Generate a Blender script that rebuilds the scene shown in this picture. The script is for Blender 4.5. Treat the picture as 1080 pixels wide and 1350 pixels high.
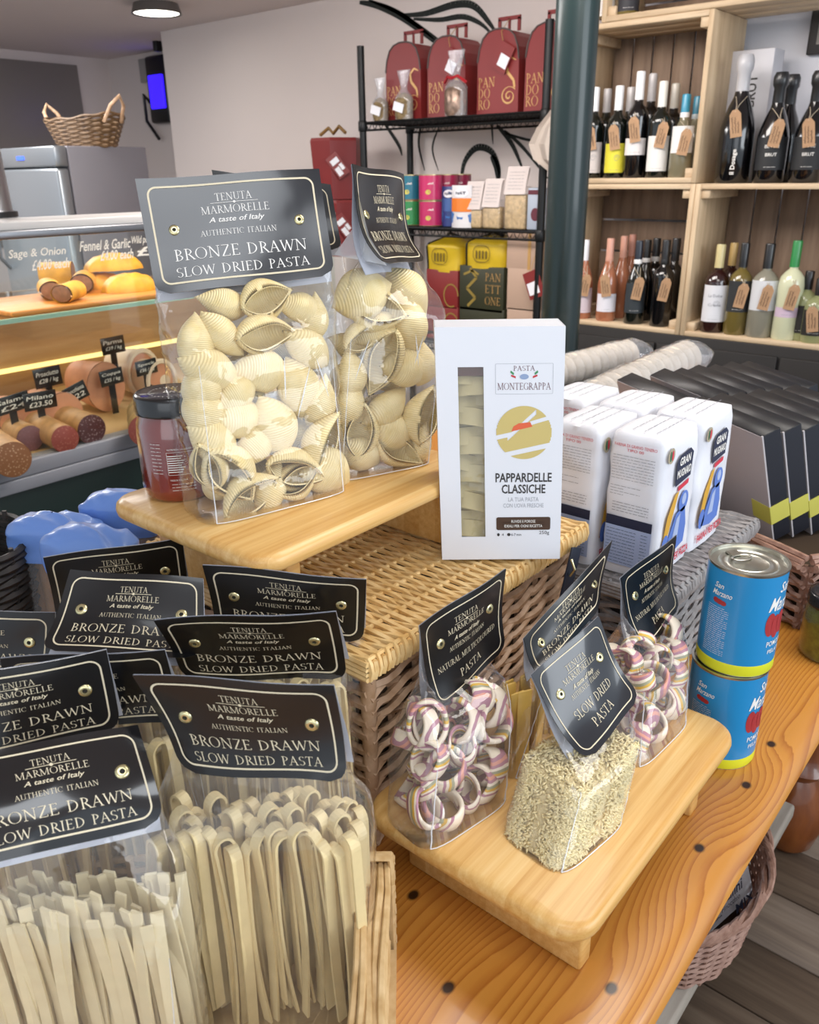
import bpy, bmesh, math, random
from mathutils import Vector, Matrix, Quaternion, noise
PI = math.pi
V = Vector
S = bpy.context.scene
COL = S.collection
for o in list(bpy.data.objects): bpy.data.objects.remove(o)

# ---------------------------------------------------------------- camera
TZ = 0.76                      # table top height
CAMZ = 1.34
PITCH, YAW, ROLL, FPX = math.radians(22.3), math.radians(40.2), math.radians(-0.76), 1085.0
FW = V((-math.sin(YAW)*math.cos(PITCH), math.cos(YAW)*math.cos(PITCH), -math.sin(PITCH)))
_r = V((math.cos(YAW), math.sin(YAW), 0)); _u = _r.cross(FW)
RT = _r*math.cos(ROLL) + _u*math.sin(ROLL); UP = RT.cross(FW)
CAM = V((0, 0, CAMZ))
cd = bpy.data.cameras.new('camera'); cam = bpy.data.objects.new('camera', cd); COL.objects.link(cam)
m = Matrix((RT, UP, -FW)).transposed().to_4x4(); m.translation = CAM; cam.matrix_world = m
cd.sensor_fit = 'VERTICAL'; cd.sensor_height = 36.0; cd.lens = FPX/1350*36.0
cd.clip_start = 0.02; cd.clip_end = 60
cd.dof.use_dof = True; cd.dof.focus_distance = 0.80; cd.dof.aperture_fstop = 14.0
S.camera = cam

# ---------------------------------------------------------------- world, lights, exposure
w = bpy.data.worlds.new('daylight'); S.world = w; w.use_nodes = True
bg = w.node_tree.nodes['Background']; bg.inputs[0].default_value = (0.80, 0.89, 1.0, 1); bg.inputs[1].default_value = 0.80
def area(name, loc, target, sx, sy, power, col):
    l = bpy.data.lights.new(name, 'AREA'); l.shape = 'RECTANGLE'; l.size = sx; l.size_y = sy; l.energy = power; l.color = col
    o = bpy.data.objects.new(name, l); COL.objects.link(o); o.location = loc
    o.rotation_euler = (V(target)-V(loc)).to_track_quat('-Z', 'Y').to_euler(); return o
area('shop_window_light', (2.5, 1.25, 1.72), (-0.4, 0.7, 0.8), 2.2, 1.3, 44, (0.88, 0.94, 1.0))
area('rear_fill_light', (0.7, -1.15, 1.45), (-1.6, 2.4, 1.5), 2.0, 1.1, 8, (0.93, 0.96, 1.0))  # added fill from behind the camera to brighten the ceiling
area('ceiling_panel_light', (0.22, -0.02, 2.12), (0.22, -0.02, 0), 0.8, 0.4, 4.5, (0.9, 0.95, 1.0))
area('ceiling_panel_light', (-0.1, 1.15, 2.10), (-0.1, 1.15, 0), 0.9, 0.6, 12, (1.0, 0.95, 0.88))
area('ceiling_panel_light', (-1.6, 1.9, 2.10), (-1.8, 2.6, 0.8), 1.4, 0.8, 46, (1.0, 0.93, 0.88))
area('ceiling_panel_light', (-3.9, 1.2, 2.10), (-3.9, 1.2, 0), 1.2, 1.2, 60, (1.0, 0.97, 0.95))
S.view_settings.view_transform = 'Standard'; S.view_settings.look = 'None'
S.view_settings.exposure = 0.16; S.view_settings.gamma = 1.0; S.view_settings.use_curve_mapping = False
try: S.cycles.transparent_max_bounces = 24
except Exception: pass

# ---------------------------------------------------------------- projection helpers (real depths / planes only)
def ray(x, y): return FW + RT*((x-540)/FPX) - UP*((y-675)/FPX)
def dep(x, y, d): return CAM + ray(x, y)*d
def onz(x, y, z): r = ray(x, y); return CAM + r*((z-CAMZ)/r.z)
def ony(x, y, Y): r = ray(x, y); return CAM + r*(Y/r.y)
def onx(x, y, X): r = ray(x, y); return CAM + r*(X/r.x)
RH = V((math.cos(YAW), math.sin(YAW), 0)); FH = V((-math.sin(YAW), math.cos(YAW), 0))
def uv(u, v, z=TZ): return RH*u + FH*v + V((0, 0, z))

# ---------------------------------------------------------------- materials
def lin(c):
    if isinstance(c, str):
        c = c.lstrip('#'); c = [int(c[i:i+2], 16)/255 for i in (0, 2, 4)]
    return tuple(((x/12.92) if x <= 0.04045 else ((x+0.055)/1.055)**2.4) for x in c) + (1.0,)
MATS = {}
class NT:
    def __init__(s, name):
        s.m = bpy.data.materials.new(name); s.m.use_nodes = True; s.t = s.m.node_tree; s.n = s.t.nodes
        s.b = s.n['Principled BSDF']; s.out = s.n['Material Output']
    def node(s, typ, **k):
        nd = s.n.new('ShaderNode'+typ)
        for a, b in k.items(): setattr(nd, a, b)
        return nd
    def link(s, a, b): s.t.links.new(a, b)
    def coord(s, scale=(1, 1, 1), which='Object', rot=(0, 0, 0)):
        tc = s.node('TexCoord'); mp = s.node('Mapping'); mp.inputs['Scale'].default_value = scale; mp.inputs['Rotation'].default_value = rot
        s.link(tc.outputs[which], mp.inputs['Vector']); return mp.outputs[0]
    def ramp(s, fac, stops, interp='LINEAR'):
        r = s.node('ValToRGB'); r.color_ramp.interpolation = interp; e = r.color_ramp.elements
        while len(e) < len(stops): e.new(0.5)
        for q, (p, c) in zip(e, stops): q.position = p; q.color = lin(c) if isinstance(c, str) else c
        s.link(fac, r.inputs[0]); return r.outputs[0]
    def noise(s, vec, scale=5, detail=3, rough=0.5):
        nd = s.node('TexNoise'); nd.inputs['Scale'].default_value = scale; nd.inputs['Detail'].default_value = detail; nd.inputs['Roughness'].default_value = rough
        if vec is not None: s.link(vec, nd.inputs['Vector'])
        return nd.outputs[0]
    def math(s, op, a, b=None):
        nd = s.node('Math', operation=op)
        for i, x in enumerate((a, b)):
            if x is None: continue
            if isinstance(x, (int, float)): nd.inputs[i].default_value = x
            else: s.link(x, nd.inputs[i])
        return nd.outputs[0]
    def bump(s, h, strength=0.3, dist=0.001):
        nd = s.node('Bump'); nd.inputs['Strength'].default_value = strength; nd.inputs['Distance'].default_value = dist
        s.link(h, nd.inputs['Height']); s.link(nd.outputs[0], s.b.inputs['Normal']); return nd.outputs[0]
    def set(s, rough=None, metal=None, spec=None, coat=None, trans=None, ior=None, sss=None, alpha=None):
        for k, v in (('Roughness', rough), ('Metallic', metal), ('Specular IOR Level', spec), ('Coat Weight', coat), ('Transmission Weight', trans), ('IOR', ior), ('Subsurface Weight', sss), ('Alpha', alpha)):
            if v is not None: s.b.inputs[k].default_value = v
        if coat: s.b.inputs['Coat Roughness'].default_value = 0.08
def plain(name, col, rough=0.5, metal=0, spec=0.5, coat=None, trans=None, var=0.0, scale=30, bump=0, alpha=None, ior=None):
    if name in MATS: return MATS[name]
    t = NT(name); c = lin(col); t.b.inputs['Base Color'].default_value = c; t.set(rough, metal, spec, coat, trans, ior, None, alpha)
    if var or bump:
        n = t.noise(t.coord(), scale, 4)
        if var:
            t.link(t.ramp(n, [(0.25, tuple(x*(1-var) for x in c[:3])+(1,)), (0.75, tuple(min(1, x*(1+var)) for x in c[:3])+(1,))]), t.b.inputs['Base Color'])
        if bump: t.bump(n, bump, 0.002)
    MATS[name] = t.m; return t.m
def emis(name, col, strength):
    t = NT(name); t.b.inputs['Base Color'].default_value = (0, 0, 0, 1); t.b.inputs['Emission Color'].default_value = lin(col); t.b.inputs['Emission Strength'].default_value = strength
    return t.m
def woodmat(name, c1, c2, c3, scale=(60, 4, 60), rough=0.45, nscale=1.0, coat=None, bump=0.15, which='Object'):
    t = NT(name); v = t.coord(scale, which); n = t.noise(v, nscale, 5, 0.6)
    n2 = t.noise(t.coord((3, 1, 3), which), 1.3, 2)
    f = t.math('ADD', t.math('MULTIPLY', n, 0.75), t.math('MULTIPLY', n2, 0.25))
    t.link(t.ramp(f, [(0.32, c1), (0.5, c2), (0.68, c3)]), t.b.inputs['Base Color']); t.set(rough, coat=coat); t.bump(n, bump, 0.001)
    return t.m
def filmmat(name, tint=(1, 1, 1), haze=0.05, blend=0.35, rough=0.06, bs=40, bstr=0.35):
    t = NT(name); t.n.remove(t.b)
    tr = t.node('BsdfTransparent'); tr.inputs[0].default_value = tint + (1,)
    gl = t.node('BsdfGlossy'); gl.inputs['Roughness'].default_value = rough; gl.inputs[0].default_value = (1, 1, 1, 1)
    df = t.node('BsdfDiffuse'); df.inputs[0].default_value = (0.9, 0.92, 0.95, 1)
    lw = t.node('LayerWeight'); lw.inputs[0].default_value = 0.5
    n = t.noise(t.coord(), bs, 3); b = t.node('Bump'); b.inputs['Strength'].default_value = bstr; b.inputs['Distance'].default_value = 0.004
    t.link(n, b.inputs['Height']); t.link(b.outputs[0], gl.inputs['Normal']); t.link(b.outputs[0], lw.inputs['Normal'])
    m1 = t.node('MixShader'); m1.inputs[0].default_value = haze; t.link(tr.outputs[0], m1.inputs[1]); t.link(df.outputs[0], m1.inputs[2])
    f = t.math('ADD', t.math('MULTIPLY', t.math('POWER', lw.outputs['Facing'], 3.0), 0.75), 0.042)
    m2 = t.node('MixShader'); t.link(f, m2.inputs[0]); t.link(m1.outputs[0], m2.inputs[1]); t.link(gl.outputs[0], m2.inputs[2])
    t.link(m2.outputs[0], t.out.inputs[0]); return t.m

M_film = filmmat('cellophane', (0.985, 0.985, 0.985), 0.03, 0.35, 0.045, 26, 0.6)
M_creaseglint = filmmat('crease_highlight', (0.9, 0.92, 0.95), 0.45, 0.4, 0.12, 30, 0.2)  # whitish film that paints highlights on bag edges and creases
M_filmthick = filmmat('cellophane_hazy', (0.95, 0.96, 0.99), 0.16, 0.4, 0.09, 60, 0.6)
M_glass = filmmat('case_glass', (0.96, 0.985, 0.975), 0.0, 0.3, 0.01, 1, 0.0)
M_card = plain('black_card', '#0b0b0d', 0.32, coat=0.3)
M_cardblue = plain('glossy_navy_card', '#10141c', 0.22, coat=0.7)
M_cream = plain('cream_print', '#d9cdb0', 0.5)
M_white = plain('white_print', '#e9e6e0', 0.5)
M_brass = plain('brass_eyelet', '#d9cfa0', 0.25, metal=0.9)
M_dark = plain('dark_hole', '#15120c', 0.7)
M_black = plain('black_plastic', '#0c0c0e', 0.35)
M_blackmetal = plain('black_wire_metal', '#101214', 0.45, metal=0.3)
M_steel = plain('brushed_steel', '#9a9ca0', 0.32, metal=1.0)
M_tin = plain('tin_steel', '#c3c2b8', 0.28, metal=1.0)

# ---------------------------------------------------------------- mesh builder
class MB:
    def __init__(s): s.v = []; s.f = []
    def add(s, vs, fs):
        k = len(s.v); s.v += [tuple(x) for x in vs]; s.f += [tuple(i+k for i in q) for q in fs]; return s
    def box(s, c, d, R=None):
        c = V(c); vs = []
        for z in (-1, 1):
            for y in (-1, 1):
                for x in (-1, 1):
                    p = V((x*d[0]/2, y*d[1]/2, z*d[2]/2))
                    if R is not None: p = R @ p
                    vs.append(c+p)
        return s.add(vs, [(0, 2, 3, 1), (4, 5, 7, 6), (0, 1, 5, 4), (2, 6, 7, 3), (0, 4, 6, 2), (1, 3, 7, 5)])
    def bx(s, a, b): return s.box([(a[i]+b[i])/2 for i in range(3)], [abs(a[i]-b[i]) for i in range(3)])
    def grid(s, fn, nu, nv, closeu=False, flip=False):
        k = len(s.v); mu = nu if closeu else nu+1
        for j in range(nv+1):
            for i in range(mu): s.v.append(tuple(fn(i/nu, j/nv)))
        for j in range(nv):
            for i in range(nu):
                a = k+j*mu+i; b = k+j*mu+(i+1) % mu; q = (a, b, b+mu, a+mu); s.f.append(q[::-1] if flip else q)
        return s
    def lathe(s, prof, n=24, c=(0, 0, 0), cap=True, a0=0, a1=2*PI):
        k = len(s.v); full = abs(a1-a0-2*PI) < 1e-6; m = n if full else n+1
        for r, z in prof:
            for i in range(m):
                a = a0+(a1-a0)*i/n; s.v.append((c[0]+r*math.cos(a), c[1]+r*math.sin(a), c[2]+z))
        for j in range(len(prof)-1):
            for i in range(n):
                a = k+j*m+i; b = k+j*m+(i+1) % m; s.f.append((a, b, b+m, a+m))
        if cap and full:
            s.f.append(tuple(k+i for i in range(n))[::-1]); s.f.append(tuple(k+(len(prof)-1)*m+i for i in range(n)))
        return s
    def tube(s, pts, r, n=6, cap=True, flat=1.0):
        pts = [V(p) for p in pts]; k = len(s.v); L = len(pts)
        up = V((0, 0, 1)); rr = r if isinstance(r, (list, tuple)) else [r]*L
        prev = None
        for i, p in enumerate(pts):
            d = (pts[min(i+1, L-1)]-pts[max(i-1, 0)])
            if d.length < 1e-9: d = V((0, 0, 1))
            d.normalize()
            if prev is None:
                a = d.cross(up if abs(d.z) < 0.95 else V((1, 0, 0))).normalized()
            else:
                a = (prev - d*prev.dot(d))
                a = a.normalized() if a.length > 1e-6 else d.orthogonal().normalized()
            prev = a; b = d.cross(a)
            for q in range(n):
                t = 2*PI*q/n; s.v.append(tuple(p+a*(math.cos(t)*rr[i])+b*(math.sin(t)*rr[i]*flat)))
        for i in range(L-1):
            for q in range(n):
                a = k+i*n+q; b = k+i*n+(q+1) % n; s.f.append((a, b, b+n, a+n))
        if cap:
            s.f.append(tuple(k+q for q in range(n))[::-1]); s.f.append(tuple(k+(L-1)*n+q for q in range(n)))
        return s
    def prism(s, poly, fn0, fn1):          # poly 2D list; fn maps (x,y)->3D for front/back
        k = len(s.v); n = len(poly)
        s.v += [tuple(fn0(*p)) for p in poly] + [tuple(fn1(*p)) for p in poly]
        s.f.append(tuple(k+i for i in range(n))); s.f.append(tuple(k+n+i for i in range(n))[::-1])
        for i in range(n):
            j = (i+1) % n; s.f.append((k+j, k+i, k+n+i, k+n+j))
        return s
    def xf(s, M, k=0):
        for i in range(k, len(s.v)): s.v[i] = tuple(M @ V(s.v[i]))
        return s
    def build(s, name, mat, parent=None, smooth=False, bevel=0, org=None, seg=2, angle=None):
        me = bpy.data.meshes.new(name); off = V(ORG.get(parent.name, (0, 0, 0))) if (parent is not None and org is None) else V(org or (0, 0, 0))
        me.from_pydata([tuple(V(v)-off) for v in s.v], [], s.f)
        if bevel:
            bm = bmesh.new(); bm.from_mesh(me); bmesh.ops.remove_doubles(bm, verts=bm.verts, dist=1e-6)
            es = [e for e in bm.edges if len(e.link_faces) == 2 and e.calc_face_angle(0) > 0.6]
            bmesh.ops.bevel(bm, geom=es, offset=bevel, segments=seg, profile=0.5, affect='EDGES', clamp_overlap=True); bm.to_mesh(me); bm.free()
        me.validate(); me.update()
        if smooth or bevel:
            me.polygons.foreach_set('use_smooth', [True]*len(me.polygons))
            try: me.set_sharp_from_angle(angle=angle or (0.9 if bevel else 1.0))
            except Exception: pass
        if mat is not None: me.materials.append(mat)
        o = bpy.data.objects.new(name, me); COL.objects.link(o)
        if parent is not None: o.parent = parent
        ORG[o.name] = V(off) if parent is not None else V((0, 0, 0))
        return o
ORG = {}
def tag(o, label=None, cat=None, group=None, kind=None):
    if label: o['label'] = label
    if cat: o['category'] = cat
    if group: o['group'] = group
    if kind: o['kind'] = kind
    return o
def thing(name, label, cat, loc=(0, 0, 0), group=None, kind=None):
    o = bpy.data.objects.new(name, None); COL.objects.link(o); o.location = loc; o.empty_display_size = 0.02
    ORG[o.name] = V(loc); return tag(o, label, cat, group, kind)
def dup(root, loc, rot=None, label=None, group=None, scale=None):
    r = root.copy(); COL.objects.link(r); r.location = loc
    if rot is not None: r.rotation_euler = rot if hasattr(rot, '__len__') else (0, 0, rot)
    if scale: r.scale = (scale,)*3 if not hasattr(scale, '__len__') else scale
    if label: r['label'] = label
    if group: r['group'] = group
    for ch in list(root.children):
        c = ch.copy(); COL.objects.link(c); c.parent = r
        for g in list(ch.children):
            d = g.copy(); COL.objects.link(d); d.parent = c
    return r
def struct(o): o['kind'] = 'structure'; return o

# ---------------------------------------------------------------- lettering: sans (built-in font) and a drawn serif face
_tc = {}
def sans(text, bold=0.0):
    key = (text, bold)
    if key in _tc: return _tc[key]
    cu = bpy.data.curves.new('t', 'FONT'); cu.body = text; cu.size = 1.0; cu.resolution_u = 2; cu.offset = bold; cu.fill_mode = 'FRONT'
    ob = bpy.data.objects.new('t', cu); COL.objects.link(ob)
    bpy.context.view_layer.update()
    me = bpy.data.meshes.new_from_object(ob)
    vs = [(v.co.x, v.co.y) for v in me.vertices]; fs = [tuple(p.vertices) for p in me.polygons]
    bpy.data.objects.remove(ob); bpy.data.curves.remove(cu); bpy.data.meshes.remove(me)
    _tc[key] = (vs, fs); return vs, fs
TH, TN = 0.098, 0.046
def _bar(out, x0, y0, x1, y1, w0, w1=None):
    w1 = w0 if w1 is None else w1; dx, dy = x1-x0, y1-y0; L = math.hypot(dx, dy); nx, ny = -dy/L, dx/L
    out.append([(x0+nx*w0/2, y0+ny*w0/2), (x0-nx*w0/2, y0-ny*w0/2), (x1-nx*w1/2, y1-ny*w1/2), (x1+nx*w1/2, y1+ny*w1/2)])
def _arc(out, cx, cy, rx, ry, a0, a1, n=10, th=TH, tn=TN):
    pr = None
    for i in range(n+1):
        a = math.radians(a0+(a1-a0)*i/n); w = tn+(th-tn)*abs(math.cos(a))**1.2
        o = (cx+(rx+w/2)*math.cos(a), cy+(ry+w/4)*math.sin(a)); q = (cx+(rx-w/2)*math.cos(a), cy+(ry-w/3)*math.sin(a))
        if pr: out.append([pr[0], o, q, pr[1]])
        pr = (o, q)
def _sf(out, x, y, w=0.26): _bar(out, x-w/2, y, x+w/2, y, 0.045)
def _stem(out, x, w=TH, y0=0.02, y1=0.98, s0=True, s1=True):
    _bar(out, x, y0, x, y1, w)
    if s0: _sf(out, x, 0.02)
    if s1: _sf(out, x, 0.98)
def glyph(c):
    o = []
    if c == 'A': _bar(o, .1, .02, .4, 1, TN); _bar(o, .38, 1, .7, .02, TH); _bar(o, .2, .36, .56, .36, TN); _sf(o, .1, .02); _sf(o, .7, .02); w = .8
    elif c == 'B': _stem(o, .17); _arc(o, .2, .745, .3, .23, 90, -90); _arc(o, .2, .265, .36, .25, 90, -90); w = .66
    elif c in 'CG':
        _arc(o, .46, .5, .38, .49, 48, 312, 16); _bar(o, .74, .7, .74, .95, TN)
        if c == 'G': _bar(o, .76, .05, .76, .42, TH); _sf(o, .74, .42)
        w = .84
    elif c == 'D': _stem(o, .17); _arc(o, .2, .5, .52, .48, 90, -90, 14); w = .86
    elif c in 'EF':
        _stem(o, .17); _bar(o, .2, .98, .56, .98, TN); _bar(o, .2, .52, .47, .52, TN); _bar(o, .56, .98, .56, .84, TN); _bar(o, .47, .58, .47, .45, TN)
        if c == 'E': _bar(o, .2, .02, .6, .02, TN); _bar(o, .6, .02, .6, .18, TN)
        w = .66
    elif c == 'H': _stem(o, .17); _stem(o, .69); _bar(o, .2, .51, .66, .51, TN); w = .86
    elif c == 'I': _stem(o, .17); w = .34
    elif c == 'L': _stem(o, .17); _bar(o, .2, .02, .58, .02, TN); _bar(o, .58, .02, .58, .2, TN); w = .62
    elif c == 'M': _stem(o, .13, TN, s1=False); _bar(o, .13, 1, .5, .04, TH); _bar(o, .5, .04, .87, 1, TN); _stem(o, .89); _sf(o, .08, .98, .16); w = 1.04
    elif c == 'N': _stem(o, .15, TN, s1=False); _bar(o, .14, 1, .74, .02, TH); _stem(o, .75, TN, s0=False); _sf(o, .08, .98, .16); w = .9
    elif c == 'O': _arc(o, .46, .5, .39, .49, 0, 360, 22); w = .92
    elif c in 'PR':
        _stem(o, .17); _arc(o, .2, .725, .32, .25, 90, -90); w = .62
        if c == 'R': _bar(o, .34, .49, .7, .02, TH); _sf(o, .7, .02, .2); w = .72
    elif c == 'S': _arc(o, .29, .745, .2, .23, 30, 270, 10, .1); _arc(o, .29, .265, .22, .24, 90, -150, 10, .1); w = .56
    elif c == 'T': _stem(o, .35, s1=False); _bar(o, .03, .98, .67, .98, TN); _bar(o, .04, .98, .04, .84, TN); _bar(o, .66, .98, .66, .84, TN); w = .7
    elif c == 'U': _bar(o, .16, .98, .16, .3, TH); _arc(o, .43, .3, .27, .28, 180, 360, 10, .08); _bar(o, .7, .98, .7, .3, TN); _sf(o, .16, .98); _sf(o, .7, .98); w = .84
    elif c == 'W': _bar(o, .08, .98, .32, .02, TH); _bar(o, .32, .02, .55, .98, TN); _bar(o, .52, .98, .78, .02, TH); _bar(o, .78, .02, 1.02, .98, TN); _sf(o, .08, .98, .2); _sf(o, 1.02, .98, .2); w = 1.1
    elif c == 'Z': _bar(o, .06, .98, .6, .98, TN); _bar(o, .58, .96, .1, .04, TH); _bar(o, .06, .02, .62, .02, TN); _bar(o, .62, .02, .62, .18, TN); w = .68
    else: w = .42
    return o, w
def serif(text):
    vs, fs, x = [], [], 0
    for c in text:
        g, w_ = glyph(c)
        for q in g:
            k = len(vs); vs += [(x+a, b) for a, b in q]; fs.append(tuple(range(k, k+len(q))))
        x += w_+0.06
    return vs, fs
def place(tx, cx, cy, width, height=None, shear=0.0, rot=0.0, anchor='c'):
    """scale 2D lettering to a width (and height), centred at cx, cy"""
    vs, fs = tx
    if not vs: return [], []
    x0 = min(v[0] for v in vs); x1 = max(v[0] for v in vs); y0 = min(v[1] for v in vs); y1 = max(v[1] for v in vs)
    sx = width/max(1e-6, x1-x0); sy = (height/max(1e-6, y1-y0)) if height else sx
    out = []
    for x, y in vs:
        a = (x-x0)*sx-(width/2 if anchor == 'c' else 0); b = (y-(y0+y1)/2)*sy; a += b*shear
        out.append((cx+a*math.cos(rot)-b*math.sin(rot), cy+a*math.sin(rot)+b*math.cos(rot)))
    return out, fs
class Flat:
    """collects 2D print then maps it on a surface"""
    def __init__(s): s.v = []; s.f = []
    def add(s, t):
        k = len(s.v); s.v += t[0]; s.f += [tuple(i+k for i in q) for q in t[1]]; return s
    def rect(s, x0, y0, x1, y1, n=1):
        vs = []; 
        for i in range(n+1): vs += [(x0+(x1-x0)*i/n, y0), (x0+(x1-x0)*i/n, y1)]
        return s.add((vs, [(2*i, 2*i+2, 2*i+3, 2*i+1) for i in range(n)]))
    def poly(s, pts): return s.add((list(pts), [tuple(range(len(pts)))]))
    def disc(s, cx, cy, rx, ry=None, n=20): ry = ry or rx; return s.poly([(cx+rx*math.cos(2*PI*i/n), cy+ry*math.sin(2*PI*i/n)) for i in range(n)])
    def stroke(s, pts, wd):
        for i in range(len(pts)-1):
            o = []; 
            if math.hypot(pts[i+1][0]-pts[i][0], pts[i+1][1]-pts[i][1]) < 1e-7: continue
            wa = wd[i] if isinstance(wd, (list, tuple)) else wd; wb = wd[i+1] if isinstance(wd, (list, tuple)) else wd
            _bar(o, *pts[i], *pts[i+1], wa, wb); s.poly(o[0])
        return s
    def scribble(s, x0, y0, wd, h, thick, seed=0, n=None):
        r = random.Random(seed)
        if h < .0042:
            x = x0
            while x < x0+wd:
                l = min(h*r.uniform(1.5, 5), x0+wd-x); s.rect(x, y0+h*.2, x+l, y0+h*.2+max(thick, h*.32)); x += l+h*.7
            return s
        n = n or max(3, int(wd/h*2.2)); pts = []
        for i in range(n*2+1): pts.append((x0+wd*i/(n*2), y0+(h if i % 2 else 0)*r.uniform(.35, 1)+r.uniform(-.1, .1)*h))
        return s.stroke(pts, thick)
    def map(s, fn, name, mat, parent):
        b = MB(); b.v = [tuple(fn(*p)) for p in s.v]; b.f = s.f; return b.build(name, mat, parent)
def border(w, h, inset, r, th, cx=0, cy=0, n=6, seg=10, rb=None):
    """rounded frame line, as 2D quads"""
    def ring(off):
        pts = []; W, H = w/2-inset-off, h/2-inset-off; R = max(1e-4, r-off)
        cs = [(W-R, H-R, 0), (-W+R, H-R, 90), (-W+R, -H+R, 180), (W-R, -H+R, 270)]
        for k, (x, y, a) in enumerate(cs):
            for i in range(n+1):
                t = math.radians(a+90*i/n); pts.append((cx+x+R*math.cos(t), cy+y+R*math.sin(t)))
            x2, y2, a2 = cs[(k+1) % 4]; t = math.radians(a+90); p0 = pts[-1]; p1 = (cx+x2+R*math.cos(t), cy+y2+R*math.sin(t))
            for i in range(1, seg): pts.append((p0[0]+(p1[0]-p0[0])*i/seg, p0[1]+(p1[1]-p0[1])*i/seg))
        return pts
    a = ring(0); b = ring(th); L = len(a)
    return a+b, [(i, (i+1) % L, L+(i+1) % L, L+i) for i in range(L)]
def plane_map(o, x, y, n=(0, 0, 0), off=0.0):
    o = V(o); x = V(x).normalized(); y = V(y).normalized(); q = x.cross(y)*off
    return lambda a, b: o+x*a+y*b+q
def cyl_map(c, r, a0, z0=0.0):           # a>0 runs counter-clockwise seen from above = rightwards seen from outside
    return lambda a, b: V((c[0]+r*math.cos(a0+a/r), c[1]+r*math.sin(a0+a/r), c[2]+z0+b))
# ================================================================ SETTING
M_wall = plain('painted_wall', '#ded4d0', 0.85, var=0.02, scale=2)
M_wallr = plain('painted_wall_cool', '#dcdce2', 0.85, var=0.02, scale=2)
M_ceil = plain('painted_ceiling', '#dcd1ce', 0.9)
M_floor = woodmat('floor_board', '#4f4034', '#6c5b4b', '#7f6f5f', (2.5, 40, 40), 0.55, 1.0)
M_gap = plain('floor_gap', '#4a3f35', 0.8)
fl = struct(MB().bx((-6.6, -1.2, -0.05), (2.2, 4.0, -0.004)).build('floor', M_gap))
for r in range(13):
    y = 0.55+r*0.142
    x = -0.9-(r*0.37) % 0.6
    while x < 0.75:
        MB().bx((x+.0015, y+.0015, -0.004), (x+0.9-.0015, y+0.142-.0015, 0.006)).build('plank', M_floor, fl, bevel=0.0015, seg=1)
        x += 0.9
WY = 3.39
wb = struct(MB().bx((-4.77, WY, 0), (-1.75, WY+.46, 2.15)).build('wall_back', M_wall))
struct(MB().bx((-1.75, WY, 0), (2.2, WY+.1, 2.15)).build('wall_back_right', M_wallr))
struct(MB().bx((-6.2, WY+.46, 0), (-4.6, WY+.56, 2.15)).build('wall_alcove', M_wall))
wl = struct(MB().bx((-6.2, -1.2, 0), (-6.1, WY+.46, 2.15)).build('wall_left', M_wall))
struct(MB().bx((-6.6, -1.2, 2.15), (1.3, 4.0, 2.25)).build('ceiling', M_ceil))
sp = tag(MB().bx((-6.095, 1.3, 0.9), (-6.08, 3.58, 2.09)).build('steel_splashback', plain('dull_steel', '#8d8783', 0.4, metal=0.25), bevel=.002), 'brushed steel splashback panel on the far left wall above the fridge', 'splashback')
# painted plant mural on the back wall (flat paint)
M_mural = plain('mural_paint', '#1d2321', 0.8)
def mural(pts, wd):
    P = [ony(x, y, WY-0.002) for x, y in pts]; f = Flat()
    Q = []
    for i in range(len(P)-1):
        p0, p1, p2, p3 = P[max(i-1, 0)], P[i], P[i+1], P[min(i+2, len(P)-1)]
        for k in range(6):
            t = k/6; Q.append(.5*((2*p1)+(p2-p0)*t+(2*p0-5*p1+4*p2-p3)*t*t+(3*p1-p0-3*p2+p3)*t**3))
    Q.append(P[-1]); n = len(Q)
    f.stroke([(q.x, q.z) for q in Q], [wd*(.35+.65*math.sin(PI*min(1, (i+1)/n*1.05))) for i in range(n)])
    f.map(lambda a, b: V((a, WY-0.0015, b)), 'painted_stroke', M_mural, wb)
for pts, wd in [([(474, 3), (500, 8), (530, 22), (560, 44), (585, 65)], .035), ([(486, 0), (520, 14), (545, 30), (580, 55), (600, 72)], .02),
                ([(530, 20), (560, 18), (600, 6), (625, 8), (645, 30), (655, 45)], .03), ([(545, 25), (580, 26), (610, 22), (635, 32), (652, 50)], .022),
                ([(505, 160), (525, 190), (530, 205)], .02), ([(556, 160), (552, 190), (560, 225)], .014), ([(580, 165), (570, 195), (578, 225)], .01),
                ([(608, 245), (612, 215), (628, 195), (648, 200), (658, 225), (656, 250)], .03), ([(648, 205), (655, 220), (656, 238)], .035),
                ([(655, 165), (675, 190), (690, 225)], .022), ([(665, 172), (690, 195), (722, 235)], .016), ([(665, 175), (700, 185), (722, 180)], .012), ([(648, 160), (650, 190)], .01)]:
    mural(pts, wd)

# ceiling spotlight
c = ony(205, 3, 2.87); c.z = 2.15
t = thing('ceiling_spotlight', 'round white lit ceiling spotlight above the serving counter', 'lamp', c)
MB().lathe([(.115, -.045), (.125, -.045), (.11, 0), (.0, 0)], 28, c, cap=False).build('lamp_rim', plain('lamp_rim', '#5b5653', .4), t, True)
MB().lathe([(.0, -.04), (.112, -.04)], 28, c, cap=False).build('diffuser', emis('lamp_glow', '#fff8ea', 6), t)

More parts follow.
